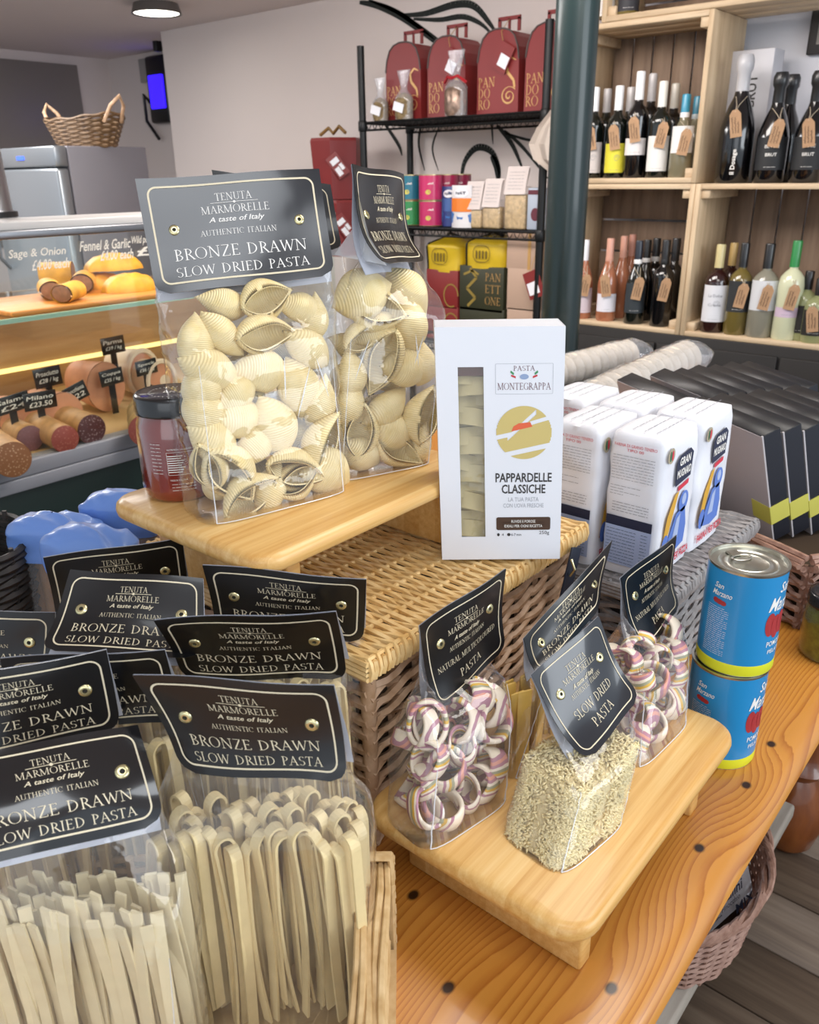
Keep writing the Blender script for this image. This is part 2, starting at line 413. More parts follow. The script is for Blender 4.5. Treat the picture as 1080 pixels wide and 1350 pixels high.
# insect lamp in the alcove
c = ony(209, 118, WY+.46); c.y = WY+.455
t = thing('insect_lamp', 'black wall insect lamp with glowing violet tubes in the alcove', 'lamp', c)
MB().bx((c.x-.03, c.y-.07, c.z-.22), (c.x+.20, c.y, c.z+.20)).build('housing', M_black, t, bevel=.02)
MB().bx((c.x+.02, c.y-.09, c.z-.13), (c.x+.18, c.y-.068, c.z+.08)).build('light_tube', emis('violet_glow', '#2a14e0', 2.2), t, bevel=.008)
MB().tube([(c.x-.02, c.y-.05, c.z-.1), (c.x-.09, c.y-.06, c.z-.03), (c.x-.09, c.y-.06, c.z-.2), (c.x+.02, c.y-.05, c.z-.32)], .012).build('cable', M_black, t, True)
MB().bx((c.x-.17, c.y-.02, c.z+.05), (c.x-.05, c.y, c.z+.2)).build('wall_socket', plain('socket', '#9b9895', .5), t, bevel=.004)
c = ony(211, 57, WY+.2)
tag(MB().box((c.x-.03, c.y, c.z), (.04, .05, .09)).build('alarm_sensor', M_black, bevel=.008), 'small black sensor high on the wall corner above the violet insect lamp', 'sensor')

# ================================================================ PINE TABLE
def pine():
    t = NT('knotty_pine'); tc = t.node('TexCoord'); sp_ = t.node('SeparateXYZ'); t.link(tc.outputs['Object'], sp_.inputs[0])
    X, Y = sp_.outputs[0], sp_.outputs[1]
    nz = t.noise(t.coord((1.2, .55, 1)), 3.2, 2)
    ph = t.math('ADD', t.math('MULTIPLY', X, 150.0), t.math('MULTIPLY', nz, 2.4))
    spots = None
    for (px, py, a, s_) in ((545, 1180, 2.6, .03), (591, 1302, 3.0, .028), (806, 1303, -2.6, .022), (922, 1118, 3.2, .028), (984, 1035, -2.6, .022), (1017, 981, 2.8, .02), (1066, 905, 3.0, .035)):
        p = onz(px, py, TZ)
        dx = t.math('MULTIPLY', t.math('SUBTRACT', X, p.x), 1/s_); dy = t.math('MULTIPLY', t.math('SUBTRACT', Y, p.y), 1/(s_*3.6))
        d2 = t.math('ADD', t.math('MULTIPLY', dx, dx), t.math('MULTIPLY', dy, dy))
        ph = t.math('ADD', ph, t.math('MULTIPLY', t.math('POWER', 2.718, t.math('MULTIPLY', d2, -1.0)), a*1.2))
        if py == 905: continue
        ex = t.math('SUBTRACT', X, p.x); ey = t.math('SUBTRACT', Y, p.y)
        r = t.math('SQRT', t.math('ADD', t.math('MULTIPLY', ex, ex), t.math('MULTIPLY', t.math('MULTIPLY', ey, ey), 0.6)))
        s1 = t.math('SUBTRACT', 1.0, t.math('MULTIPLY', r, 1/0.006)); s1 = t.math('MAXIMUM', s1, 0.0); spots = s1 if spots is None else t.math('MAXIMUM', spots, s1)
    fine = t.noise(t.coord((260, 5, 50)), 1.0, 3)
    ph = t.math('ADD', ph, t.math('MULTIPLY', fine, .28))
    fr = t.math('FRACT', ph, None)
    col = t.ramp(fr, [(0.0, '#c08337'), (0.5, '#bb7e33'), (0.84, '#ab6b28'), (0.93, '#9f5f20'), (1.0, '#c08337')])
    mx = t.node('MixRGB'); t.link(t.ramp(spots, [(0.0, '#000000'), (0.12, '#777777'), (0.45, '#ffffff')]), mx.inputs[0]); t.link(col, mx.inputs[1]); mx.inputs[2].default_value = lin('#2a1406')
    t.link(mx.outputs[0], t.b.inputs['Base Color']); t.set(0.32, coat=0.3); t.bump(fr, 0.06, 0.0006); return t.m
M_pine = pine()
tb = thing('pine_table', 'varnished knotty pine table carrying the whole display', 'table', (-.62, .7, 0))
prof = [(-1.22, TZ), (-.165, TZ), (-.152, TZ-.003), (-.142, TZ-.011), (-.139, TZ-.02), (-.143, TZ-.03), (-.155, TZ-.036), (-1.22, TZ-.036)]
b = MB(); n = len(prof); b.v = [(x, -.35, z) for x, z in prof]+[(x, 1.95, z) for x, z in prof]
b.f = [tuple(range(n)), tuple(range(n, 2*n))[::-1]]+[((i+1) % n, i, n+i, n+(i+1) % n) for i in range(n)]
o = b.build('tabletop', M_pine, None, True, angle=.6); o.parent = tb; o.matrix_parent_inverse = Matrix.Translation(-V(tb.location)); ORG[o.name] = V((0, 0, 0))
M_leg = woodmat('turned_pine', '#5d2c10', '#7c421b', '#8f5224', (20, 20, 4), .3, 1.0, .5)
MB().bx((-1.15, .02, TZ-.13), (-.24, 1.85, TZ-.036)).build('apron', M_leg, tb)
for x, y in ((-.27, 1.56), (-1.1, 1.56), (-1.1, .08)):
    MB().lathe([(.034, 0), (.05, .02), (.062, .07), (.06, .12), (.04, .17), (.032, .185), (.045, .2), (.056, .215), (.045, .23), (.036, .25), (.05, .32), (.064, .42), (.05, .5), (.036, .55), (.05, .565), (.036, .58), (.045, .63)], 28, (x, y, 0)).build('leg', M_leg, tb, True)
# low bench under the table
M_washed = woodmat('whitewashed_wood', '#8f8578', '#a79d90', '#b5ab9f', (30, 3, 30), .7)
t = thing('low_bench', 'whitewashed low wooden bench under the pine table edge', 'bench', (-.5, .8, 0))
MB().bx((-.75, -.3, .17), (-.245, 1.44, .2)).build('bench_top', M_washed, t, bevel=.006)
for y in (-.2, .55, 1.33): MB().bx((-.7, y, 0), (-.29, y+.03, .17)).build('leg', M_washed, t, bevel=.003)

# ================================================================ WEAVING
def cane(name, c1, c2, rough=.55):
    t = NT(name); n = t.noise(t.coord((8, 8, 8)), 9, 3); t.link(t.ramp(n, [(.3, c1), (.7, c2)]), t.b.inputs['Base Color']); t.set(rough); return t.m
M_straw = cane('straw_cane', '#d2a866', '#eacb92', .45); M_brownc = cane('brown_cane', '#a3805f', '#c7a78a'); M_grey = cane('grey_cane', '#767271', '#9c9897')
M_pinkc = cane('pinkish_cane', '#85604f', '#ab8674'); M_blond = cane('blond_cane', '#b5925f', '#d3b688'); M_darkc = cane('dark_cane', '#23201e', '#3a3532')
M_hollow = plain('basket_shade', '#3a2a1a', .9)  # dark brown painting the shade inside baskets
M_hollowg = plain('basket_grey_shade', '#2c2a29', .9)  # painted inner shade of the grey hamper
def weave(b, O, U, Vv, N, lu, lv, pu, pv, r, amp, seed=1, slant=0.0, stake=True, k=3, n=5):
    """weavers run along U, stacked along Vv; stakes every pu"""
    O, U, Vv, N = V(O), V(U).normalized(), V(Vv).normalized(), V(N).normalized(); rd = random.Random(seed)
    rows = max(1, int(lv/pv)); pv = lv/rows; ns = max(2, int(round(lu/pu))); pu = lu/ns
    for j in range(rows):
        v = (j+.5)*pv; ph = j % 2; jit = rd.uniform(-.25, .25)*pv; rr = r*rd.uniform(.82, 1.12); pts = []
        for i in range(ns*k+1):
            u = lu*i/(ns*k); a = amp*math.cos(PI*(u/pu+ph))
            pts.append(O+U*u+Vv*(min(max(v+jit+slant*math.sin(2*PI*u/pu/2+ph*PI)*pv+rd.uniform(-.12, .12)*pv, r*.4), lv-r*.4))+N*(a+r))
        b.tube(pts, rr, n)
    if stake:
        for i in range(ns+1):
            u = pu*i; u = min(max(u, r), lu-r)
            b.tube([O+U*u-N*r*.1, O+U*u+Vv*lv-N*r*.1], r*1.0, 6)
    return b
def wicker_box(name, label, a, bb, face_mat, lid_mat, pitch=.0085, lidp=.0055, straps=False, shade_core=None, overhang=.012):
    (x0, y0, z0), (x1, y1, z1) = a, bb; t = thing(name, label, 'hamper', ((x0+x1)/2, (y0+y1)/2, z0))
    lid = .022; zt = z1-lid; e = .006
    MB().bx((x0+e, y0+e, z0), (x1-e, y1-e, z1-.008)).build('shade_core', shade_core or M_hollow, t)  # dark block standing in for the shade behind the weave
    b = MB(); weave(b, (x1-e, y0, z0), (0, 1, 0), (0, 0, 1), (1, 0, 0), y1-y0, zt-z0, .036, pitch*.92, pitch*.50, .0026, 3, .5)
    weave(b, (x0, y0+e, z0), (1, 0, 0), (0, 0, 1), (0, -1, 0), x1-x0, zt-z0, .036, pitch*.92, pitch*.50, .0026, 4, .5)
    for (x, y) in ((x1-.003, y0+.003), (x1-.003, y1-.003), (x0+.003, y0+.003)): b.tube([(x, y, z0), (x, y, zt)], .007, 8)
    o = b.build('woven_side', face_mat, t, True); o['kind'] = 'stuff'
    X0, Y0, X1, Y1 = x0-overhang, y0-overhang, x1+overhang, y1+overhang
    b = MB()
    rows = int((Y1-Y0)/lidp); ns = int(round((X1-X0)/.036)); rd = random.Random(8)
    for j in range(rows):
        y = Y0+(j+.5)*(Y1-Y0)/rows; ph = j % 2; rr = lidp*.52*rd.uniform(.85, 1.1); pts = [(X0+.002, y, zt), (X0, y, z1-.006)]
        for i in range(ns*3+1):
            u = (X1-X0-.004)*i/(ns*3); pts.append((X0+.002+u, y+rd.uniform(-.12, .12)*lidp+lidp*.35*math.sin(PI*i/3+ph*PI/2), z1-.005+.0024*math.cos(PI*(i/3+ph))))
        pts += [(X1, y, z1-.006), (X1+.0015, y, z1-.013), (X1-.001, y, zt)]
        b.tube(pts, rr, 5)
    for i in range(ns+1):
        x = X0+.004+(X1-X0-.008)*i/ns; b.tube([(x, Y0, z1-.004), (x, Y1, z1-.004)], .0024, 6)
    for y in (Y0, Y1):
        for q in range(4): b.tube([(X0, y, z1-.006-q*.0045), (X1, y, z1-.006-q*.0045)], .0032, 6)
    o = b.build('woven_lid', lid_mat, t, True); o['kind'] = 'stuff'
    return t
HX = -.412
hy = wicker_box('wicker_hamper', 'golden straw wicker hamper with dark straps under the upper bamboo riser', (-.74, .43, TZ), (HX, .775, TZ+.213), M_brownc, M_straw)
M_leather = plain('navy_leather', '#1a2233', .5)
M_blackleather = M_black
def strap(y, lab=None, ang=0.0, z1=.2, ln=.07, mat=M_leather):
    b = MB(); R = Matrix.Rotation(ang, 3, 'X'); c = V((HX+.021, y, TZ+z1-ln/2)); b.box(c, (.003, .022, ln), R); o = b.build('strap', mat, hy, bevel=.001)
    q = MB(); q.tube([(HX+.024, y-.004, TZ+z1-.01), (HX+.03, y-.006, TZ+z1-.02), (HX+.024, y-.004, TZ+z1-.03)], .0015); q.build('buckle', M_brass, hy, True)
strap(.735, ang=-.35, z1=.2); strap(.475, ang=.12, z1=.155, ln=.085)
gh = wicker_box('grey_wicker_hamper', 'grey painted wicker hamper carrying the white flour packets', (-.68, .815, TZ), (-.315, 1.085, TZ+.142), M_grey, M_grey, .0085, .0075, shade_core=M_hollowg)

# ================================================================ BAMBOO RISERS
def bamboo():
    t = NT('bamboo'); tc = t.coord((46, 1, 46)); 
    vor = t.node('TexWhiteNoise'); sp_ = t.node('SeparateXYZ'); t.link(tc, sp_.inputs[0]); fl_ = t.math('FLOOR', sp_.outputs[0], None); cb = t.node('CombineXYZ'); t.link(fl_, cb.inputs[0]); t.link(cb.outputs[0], vor.inputs['Vector'])
    n = t.noise(t.coord((160, 5, 160)), 1.0, 4); n2 = t.noise(t.coord((700, 14, 700)), 1, 2)
    f = t.math('ADD', t.math('ADD', t.math('MULTIPLY', vor.outputs[0], .25), t.math('MULTIPLY', n, .55)), t.math('MULTIPLY', n2, .2))
    t.link(t.ramp(f, [(.3, '#c9964f'), (.5, '#dbb06c'), (.7, '#e8c88c')]), t.b.inputs['Base Color']); t.set(.4, coat=.15); t.bump(n, .08, .0005); return t.m
M_bam = bamboo()
def riser(label, x0, x1, y0, y1, z):
    t = thing('bamboo_riser', label, 'display stand', ((x0+x1)/2, (y0+y1)/2, z)); th = .018; R = .03; zt = z+.082
    pts = []
    for cx, cy, a in ((x1-R, y1-R, 0), (x0+R, y1-R, 90), (x0+R, y0+R, 180), (x1-R, y0+R, 270)):
        for i in range(9): q = math.radians(a+90*i/8); pts.append((cx, cy, math.cos(q), math.sin(q)))
    b = MB(); e = th/2; n = len(pts); rings = [(R-e, 0)]+[(R-e+e*math.sin(PI*k/8), e-e*math.cos(PI*k/8)) for k in range(9)]
    rings = [(R-.9*e, 0), (R-.45*e, .06*th), (R-.12*e, .22*th), (R, .5*th), (R-.12*e, .78*th), (R-.45*e, .94*th), (R-.9*e, th)]
    for rr, dz in rings:
        for cx, cy, ca, sa in pts: b.v.append((cx+rr*ca, cy+rr*sa, zt-th+dz))
    for j in range(len(rings)-1):
        for i in range(n): b.f.append((j*n+i, j*n+(i+1) % n, (j+1)*n+(i+1) % n, (j+1)*n+i))
    b.f.append(tuple(range(n))[::-1]); b.f.append(tuple((len(rings)-1)*n+i for i in range(n)))
    b.build('board', M_bam, t, True, angle=.7)
    for y in (y0+.05, y1-.05):
        MB().bx((x0+.022, y-.009, z), (x1-.018, y+.009, zt-th)).build('leg', M_bam, t, bevel=.003)
    return t
lowr = riser('lower bamboo riser board on the pine table carrying four small pasta bags', -.395, -.180, .392, .708, TZ)
upr = riser('upper bamboo riser board on the straw hamper carrying shell pasta and sauce jar', -.700, -.470, .372, .69, TZ+.2145)
UZ = TZ+.2145+.082; LZ = TZ+.082

# ================================================================ PASTA BAGS
M_inner = plain('card_inside', '#c9ccd6', .5)
def S4(c, bend=0.0, flare=0.0):
    """surface of a header card from its four corners TL TR BR BL; bend = sag, towards the back"""
    TL, TR, BR, BL = c; n = (TR-TL).cross(BL-TL).normalized()
    if n.dot(CAM-TL) < 0: n = -n
    def f(u, v, off=0.0):       # u -0.5..0.5, v 0 top .. 1 bottom
        a = TL.lerp(TR, u+.5); d = BL.lerp(BR, u+.5); p = a.lerp(d, v)
        return p - n*(bend*math.sin(PI*min(1, max(0, v))**1.35)) + n*off + n*(.0016*math.sin(u*7+v*3))
    return f, n
TEXTS = {'long': [('TENUTA', .20, .20, 0), ('MARMORELLE', .31, .37, 0), ('AUTHENTIC ITALIAN', .51, .42, 0), ('BRONZE DRAWN', .675, .73, 0), ('SLOW DRIED PASTA', .83, .74, 0)],
         'multi': [('TENUTA', .20, .26, 0), ('MARMORELLE', .30, .42, 0), ('AUTHENTIC ITALIAN', .49, .44, 0), ('NATURAL MULTICOLOURED', .63, .76, 0), ('PASTA', .80, .30, 0)],
         'slow': [('TENUTA', .20, .26, 0), ('MARMORELLE', .30, .44, 0), ('AUTHENTIC ITALIAN', .47, .44, 0), ('SLOW DRIED', .635, .58, 0), ('PASTA', .80, .34, 0)]}
HTS = {'long': [.07, .07, .052, .105, .088], 'multi': [.062, .062, .05, .062, .085], 'slow': [.062, .062, .05, .095, .095]}
def header(bag, corners, kind='long', bend=.004, mat=None, back=.012, backopen=.020, printcol=None):
    C = [dep(*p) if len(p) == 3 else p for p in corners]; f, n = S4(C, bend); TL, TR, BR, BL = C
    W = ((TR-TL).length+(BR-BL).length)/2; H = ((BL-TL).length+(BR-TR).length)/2
    nu, nv = 14, 22; r = .012/H; rw = .012/W
    def hw(v): return .5 if v < 1-r else .5-rw*(1-math.sqrt(max(0, 1-((v-(1-r))/r)**2)))
    b = MB(); top = (lambda i, j: f((i-.5)*2*hw(j), j)); bot = (lambda i, j: f((i-.5)*2*hw(j), j, -.0006))
    b.grid(top, nu, nv, flip=True); b.grid(bot, nu, nv)
    k = (nu+1)*(nv+1)
    for j in range(nv):
        for i in (0, nu):
            a = j*(nu+1)+i; b.f.append((a, a+nu+1, a+nu+1+k, a+k))
    for i in range(nu):
        for j in (0, nv): a = j*(nu+1)+i; b.f.append((a, a+1, a+1+k, a+k))
    card = b.build('header_card', mat or M_card, bag, True)
    fb = lambda i, j: f(i-.5, j)-n*(.0012+backopen*j**1.6)
    b = MB(); b.grid(fb, 6, 10); b.grid(lambda i, j: fb(i, j)-n*.0005, 6, 10, flip=True); b.build('back_card', M_inner, bag, True)
    fl_ = Flat(); fr = border(W, H, .045*W if kind == 'long' else .05*W, .008, .0014*W/.14, 0, 0)
    mp = lambda a, d: f(a/W, .5-d/H, .0004)
    fl_.add(fr); fl_.map(mp, 'border_line', M_cream, card)
    g = Flat()
    for (s, v, wd, _), h in zip(TEXTS[kind], HTS[kind]): g.add(place(serif(s), 0, (.5-v)*H, wd*W, h*H))
    g.add(place(sans('A taste of Italy', .01), 0, (.5-.405)*H, .30*W, .062*H, shear=.35))
    g.rect(-.13*W, (.5-.252)*H-.0002, .13*W, (.5-.252)*H+.0002, 4); g.disc(0, (.5-.252)*H, .0011)
    g.map(mp, 'lettering', printcol or M_cream, card)
    v = .45 if kind == 'long' else .36; uu = .345 if kind == 'long' else .30
    for s in (-1, 1):
        c = f(s*uu, v); R = n.to_track_quat('Z', 'Y').to_matrix()
        q = MB().lathe([(.0015, .0004), (.0017, .0013), (.0034, .0014), (.0046, .0006), (.0047, .0)], 20, cap=False); q.xf(Matrix.Translation(c) @ R.to_4x4()); q.build('eyelet', M_brass, card, True)
        q = MB().lathe([(0, .0005), (.0014, .0005)], 12, cap=False); q.xf(Matrix.Translation(c) @ R.to_4x4()); q.build('eyelet_hole', M_dark, card)
    CARDS[bag.name] = (f, n, TL.lerp(TR, .5), (TR-TL).normalized(), ((BL+BR)/2-(TL+TR)/2).normalized(), W, H)
    return f, n, W, H
CARDS = {}
def bagspace(C, wd, w, d, z0, zt, topL, topR, taper=.55, toff=None):
    wd = V(wd); wd.z = 0; wd.normalize(); nd = V((wd.y, -wd.x, 0)); C = V((C[0], C[1], z0)); Tm = (topL+topR)/2
    shift = V((Tm.x-C.x, Tm.y-C.y, Tm.z-z0))
    def f(a, b, s):     # a,b in -1..1 ; s 0..1
        B = C+wd*(a*w/2)+nd*(b*d/2)+shift*s
        t = topL.lerp(topR, (a+1)/2)+nd*(b*.0015); T = t-shift*(1-s)
        k = max(0, (s-taper)/(1-taper)); k = k*k*(3-2*k); return B.lerp(T, k)
    return f, wd, nd
def filmbag(root, f, nd, mat=M_film, seed=0, amp=.0028, M=56, N=40, name='cellophane_film'):
    def sq(t):
        c, s = math.cos(t), math.sin(t); e = .42; return math.copysign(abs(c)**e, c), math.copysign(abs(s)**e, s)
    def g(i, j):
        a, b = sq(2*PI*i); s = j; p = f(a, b, s)
        q = p*16+V((seed*7.3, 0, 0)); r = noise.noise(q); r2 = 1-2*abs(noise.noise(p*34+V((0, seed*3.1, 0)))); 
        k = min(1, s*6)*min(1, (1-s)*5)
        ctr = f(0, 0, s); out = (p-ctr); out.z = 0
        if out.length > 1e-6: out.normalize()
        p = p+out*(k*(r*amp*1.4+r2*amp*1.3))
        if root.name in CARDS:
            fc, cn, tm, ux, dy, W, H = CARDS[root.name]; e = p-tm; u = e.dot(ux)/W; v = e.dot(dy)/H
            if abs(u) < .56 and -.1 < v < 1.0:
                d = (p-fc(max(-.5, min(.5, u)), min(1, max(0, v)))).dot(cn)+.003
                if d > 0: p = p-cn*d
        return p
    b = MB(); b.grid(g, M, N, closeu=True); b.f.append(tuple(range(M))[::-1])
    o = b.build(name, mat, root, True, angle=2.5)
    if M >= 40:
        rd = random.Random(seed+50); c = MB(); base = f(0, 0, 0)
        def sf(a, bb, s):       # point on the outer skin at the corner/face, a few tenths of a mm proud
            l = (abs(a)**4.8+abs(bb)**4.8)**(1/4.8); return f(a/l*1.005, bb/l*1.02, s)+nd*.0004
        for a_, b_ in ((-1, 1), (1, 1), (1, -1)): c.tube([sf(a_, b_, .004+.62*i/14)+nd*(.0012*noise.noise(V((i*.7, seed, a_)))) for i in range(15)], [.0007*(1-.6*i/14) for i in range(15)], 4)
        c.tube([sf(-1+2*i/12, 1, .004) for i in range(13)], .00055, 4)
        for k in range(3 if M == 56 else 0):
            a0 = rd.uniform(-.7, .7); s0 = rd.uniform(.56, .62); da = rd.uniform(-.35, .35); ds = rd.uniform(.08, .2)
            c.tube([sf(a0+da*i/8, 1, s0-ds*(i/8))+nd*.0008 for i in range(9)], [.0009*math.sin(PI*(i+.5)/9) for i in range(9)], 4)
        q = c.build('seam_highlight', M_creaseglint, root, True); q['kind'] = 'stuff'  # pale tubes along edges and folds stand in for their highlights
    return o
def proj(P):
    d = P-CAM; z = d.dot(FW); return 540+FPX*d.dot(RT)/z, 675-FPX*d.dot(UP)/z
def inv(f, b, px, py):
    best = (1e9, 0, 0)
    for i in range(41):
        for j in range(41):
            a, s = -1+i/20, j/40; x, y = proj(f(a, b, s)); e = (x-px)**2+(y-py)**2
            if e < best[0]: best = (e, a, s)
    return best[1], best[2]
def put(o, p, X, Z, sc=1.0):
    X = V(X).normalized(); Z = V(Z); Z = (Z-X*Z.dot(X)).normalized(); Y = Z.cross(X)
    M = Matrix((X, Y, Z)).transposed().to_4x4(); M.translation = p; o.matrix_world = M @ Matrix.Scale(sc, 4); return o

# ---- conchiglioni
def shell_mat():
    t = NT('shell_pasta'); tc = t.node('TexCoord'); sp_ = t.node('SeparateXYZ'); t.link(tc.outputs['Object'], sp_.inputs[0])
    s = t.math('SINE', t.math('MULTIPLY', sp_.outputs[0], 2*PI/.00165), None); n = t.noise(tc.outputs['Object'], 60, 3)
    t.link(t.ramp(n, [(.3, '#dfc88c'), (.7, '#eddcae')]), t.b.inputs['Base Color']); t.set(.48, sss=0.0); t.bump(s, .42, .0007); return t.m
M_shell = shell_mat()
M_shellsm = plain('smooth_pasta', '#e9d7a4', .5, var=.05, scale=60)
def shell_mesh(seed):
    rd = random.Random(seed); L = .050; R = .0165; A = math.radians(128+rd.uniform(-8, 8)); th = .0013; tw = rd.uniform(-.25, .25); op = rd.uniform(.75, 1.1)
    def base(i, j, off):
        t = -1+2*j; a = (-1+2*i)*A; r = R*1.12*max(0.015, math.sin(PI*(min(.9995, max(.0005, j))**.85)))**.86
        curl = 1-.30*abs(a/A)**5; y = (r*curl-off)*math.sin(a)*op; z = (r*curl-off)*math.cos(a)*.85
        x = t*L/2+.004*math.cos(a)*0+(.006*(t*t)*(abs(a/A)**2))*math.copysign(1, t)*-.5
        z -= .004*t*t; y += tw*.02*t*t*math.copysign(1, t)
        return V((x, y, z-.004))
    b = MB(); nu, nv = 18, 20
    b.grid(lambda i, j: base(i, j, 0), nu, nv); b.grid(lambda i, j: base(i, j, th), nu, nv, flip=True)
    K = (nu+1)*(nv+1)
    for j in range(nv):
        for i in (0, nu): a = j*(nu+1)+i; b.f.append((a, a+nu+1, a+nu+1+K, a+K) if i else (a+nu+1, a, a+K, a+nu+1+K))
    return b
protos = []
for k in range(4):
    o = shell_mesh(k+5).build('shell_pasta', M_shell, None, True, angle=2.2); protos.append(o)
used = [False]*4
def new_shell(k, label, group):
    if not used[k]: o = protos[k]; used[k] = True
    else: o = protos[k].copy(); COL.objects.link(o)
    return tag(o, label, 'pasta', group)
def shell_bag(label, C, wd, w, d, corners, bend, lst, fill, sl, sg, seed, mat, topv=.0, bagname='pasta_bag', pc=None, taper=.55):
    bag = thing(bagname, label, 'pasta bag', (C[0], C[1], UZ))
    f0, n, W, H = header(bag, corners, 'long', bend, mat, printcol=pc)
    v = .72
    f, wdv, nd = bagspace(C, wd, w, d, UZ+.001, 0, f0(-.5, v, -.002), f0(.5, v, -.002), taper)
    filmbag(bag, f, nd, seed=seed)
    rd = random.Random(seed); up = V((0, 0, 1))
    for (px, py, ang, kd, sc) in lst:
        a, s = inv(f, .5, px, py); a = max(-.8, min(.8, a)); p = f(a, .45, max(s, .07)); th = math.radians(ang)
        X = wdv*math.cos(th)+up*math.sin(th)+nd*rd.uniform(-.2, .2); Z = (nd if kd == 'c' else -nd)+wdv*rd.uniform(-.8, .8)+up*(rd.uniform(-.3, .7) if kd == 'c' else rd.uniform(-.5, .1))
        put(new_shell(rd.randrange(4), sl, sg), p, X, Z, sc*1.14)
    for (a, b, s) in fill:
        X = V((rd.uniform(-1, 1), rd.uniform(-1, 1), rd.uniform(-1, 1))); Z = nd*.7+V((rd.uniform(-1, 1), rd.uniform(-1, 1), rd.uniform(-1, 1)))
        put(new_shell(rd.randrange(4), sl, sg), f(a, b, s), X, Z, rd.uniform(1.0, 1.12))
    return bag, f, nd
big = [(282, 491, -38, 'c', 1.15), (294, 450, -60, 'c', .95), (345, 440, 10, 'o', 1.15), (345, 487, 165, 'c', 1.05), (412, 463, -50, 'c', 1.1), (398, 512, -86, 'c', 1.1), (312, 523, 200, 'c', .95), (312, 550, 172, 'c', 1.1),
       (368, 570, -80, 'c', 1.25), (424, 580, 72, 'o', 1.15), (292, 585, -35, 'c', 1.05), (336, 592, 215, 'c', 1.0), (302, 622, -50, 'o', 1.2), (388, 616, -15, 'o', 1.15), (443, 622, -40, 'c', 1.15), (328, 660, 20, 'o', 1.1), (358, 664, 50, 'c', 1.0), (392, 655, 25, 'o', .95), (433, 650, -18, 'c', .95), (262, 452, 80, 'c', .9), (438, 528, 60, 'c', .95), (272, 548, 250, 'c', .9), (276, 610, 100, 'o', .9), (262, 510, 95, 'c', .9), (300, 400, 150, 'c', .9), (350, 398, 20, 'o', .95), (402, 404, -30, 'c', .9), (436, 420, 70, 'c', .85)]
fillb = [(a, b, s) for s in (.1, .24, .38, .5, .6) for a in (-.55, 0, .55) for b in (-.35,)]
bag1, f1, nd1 = shell_bag('big front bag of shell pasta with blue-sheened navy header on the upper riser', (-.574, .470), (.239, .971, 0), .150, .072,
    [(178, 236, .711), (421, 222, .749), (442, 362, .751), (206, 389, .713)], .002, big, fillb, 'ridged cream shell pasta inside the big front shell bag', 'shells in the big front bag', 3, M_cardblue, pc=M_white, taper=.62)
b2 = [(482, 385, 10, 'c', 1.2), (494, 410, -12, 'o', 1.15), (538, 390, -60, 'c', 1.1), (541, 430, 80, 'c', 1.1), (478, 440, 30, 'o', .95), (505, 478, -100, 'o', 1.3), (541, 488, -20, 'c', 1.1), (468, 492, 85, 'c', 1.0), (466, 530, 60, 'c', .95), (514, 536, 20, 'c', 1.1), (520, 570, -30, 'c', 1.1), (553, 545, 75, 'o', 1.15), (476, 570, 70, 'o', 1.05), (524, 603, -25, 'o', 1.1), (480, 606, -40, 'c', .9), (556, 595, 60, 'c', .9), (500, 440, 200, 'c', .9), (560, 480, 80, 'c', .85)]
fill2 = [(a, b, s) for s in (.1, .25, .4, .55) for a in (-.5, .2) for b in (-.35,)]
bag2, f2, nd2 = shell_bag('second shell pasta bag with white-backed flared header beside the white pappardelle box', (-.560, .604), (.346, .938, 0), .116, .066,
    [(464, 216, .755), (533, 229, .862), (563, 343, .862), (508, 348, .745)], .010, b2, fill2, 'ridged cream shell pasta inside the bag beside the white box', 'shells in the second bag', 5, M_card, pc=M_cream, taper=.66)
# white inner flap of bag 2
b = MB(); TLp, BLp = dep(464, 216, .755), dep(508, 348, .745)
wf = [dep(463, 217, .765), dep(473, 262, .77), dep(466, 300, .78), dep(441, 336, .79)]; ff = [dep(465, 218, .755), dep(474, 262, .757), dep(487, 312, .755), dep(510, 350, .752)]
b.grid(lambda i, j: wf[0].lerp(ff[0], i) if j == 0 else (wf[int(min(2.999, j*3))].lerp(wf[int(min(2.999, j*3))+1], (j*3) % 1 if j < 1 else 1)).lerp(ff[int(min(2.999, j*3))].lerp(ff[int(min(2.999, j*3))+1], (j*3) % 1 if j < 1 else 1), i), 6, 9)
o = b.build('bag_neck', filmmat('milky_film', (.9, .9, .88), .55, .3, .15, 60, .3), bag2, True); o['label'] = 'milky flattened bag neck under the header'
b3 = thing('pasta_bag', 'third bag hidden behind the big front shell bag, only header edges showing', 'pasta bag', (-.655, .60, UZ))
fh, n_, _, _ = header(b3, [(279, 224, .86), (436, 243, .88), (452, 330, .885), (300, 320, .865)], 'long', .004, M_card, printcol=M_cream)
f3, _, nd3 = bagspace((-.645, .62), (.24, .97, 0), .11, .045, UZ+.001, 0, fh(-.5, .7, -.002), fh(.5, .7, -.002)); filmbag(b3, f3, nd3, seed=9, M=36, N=24)

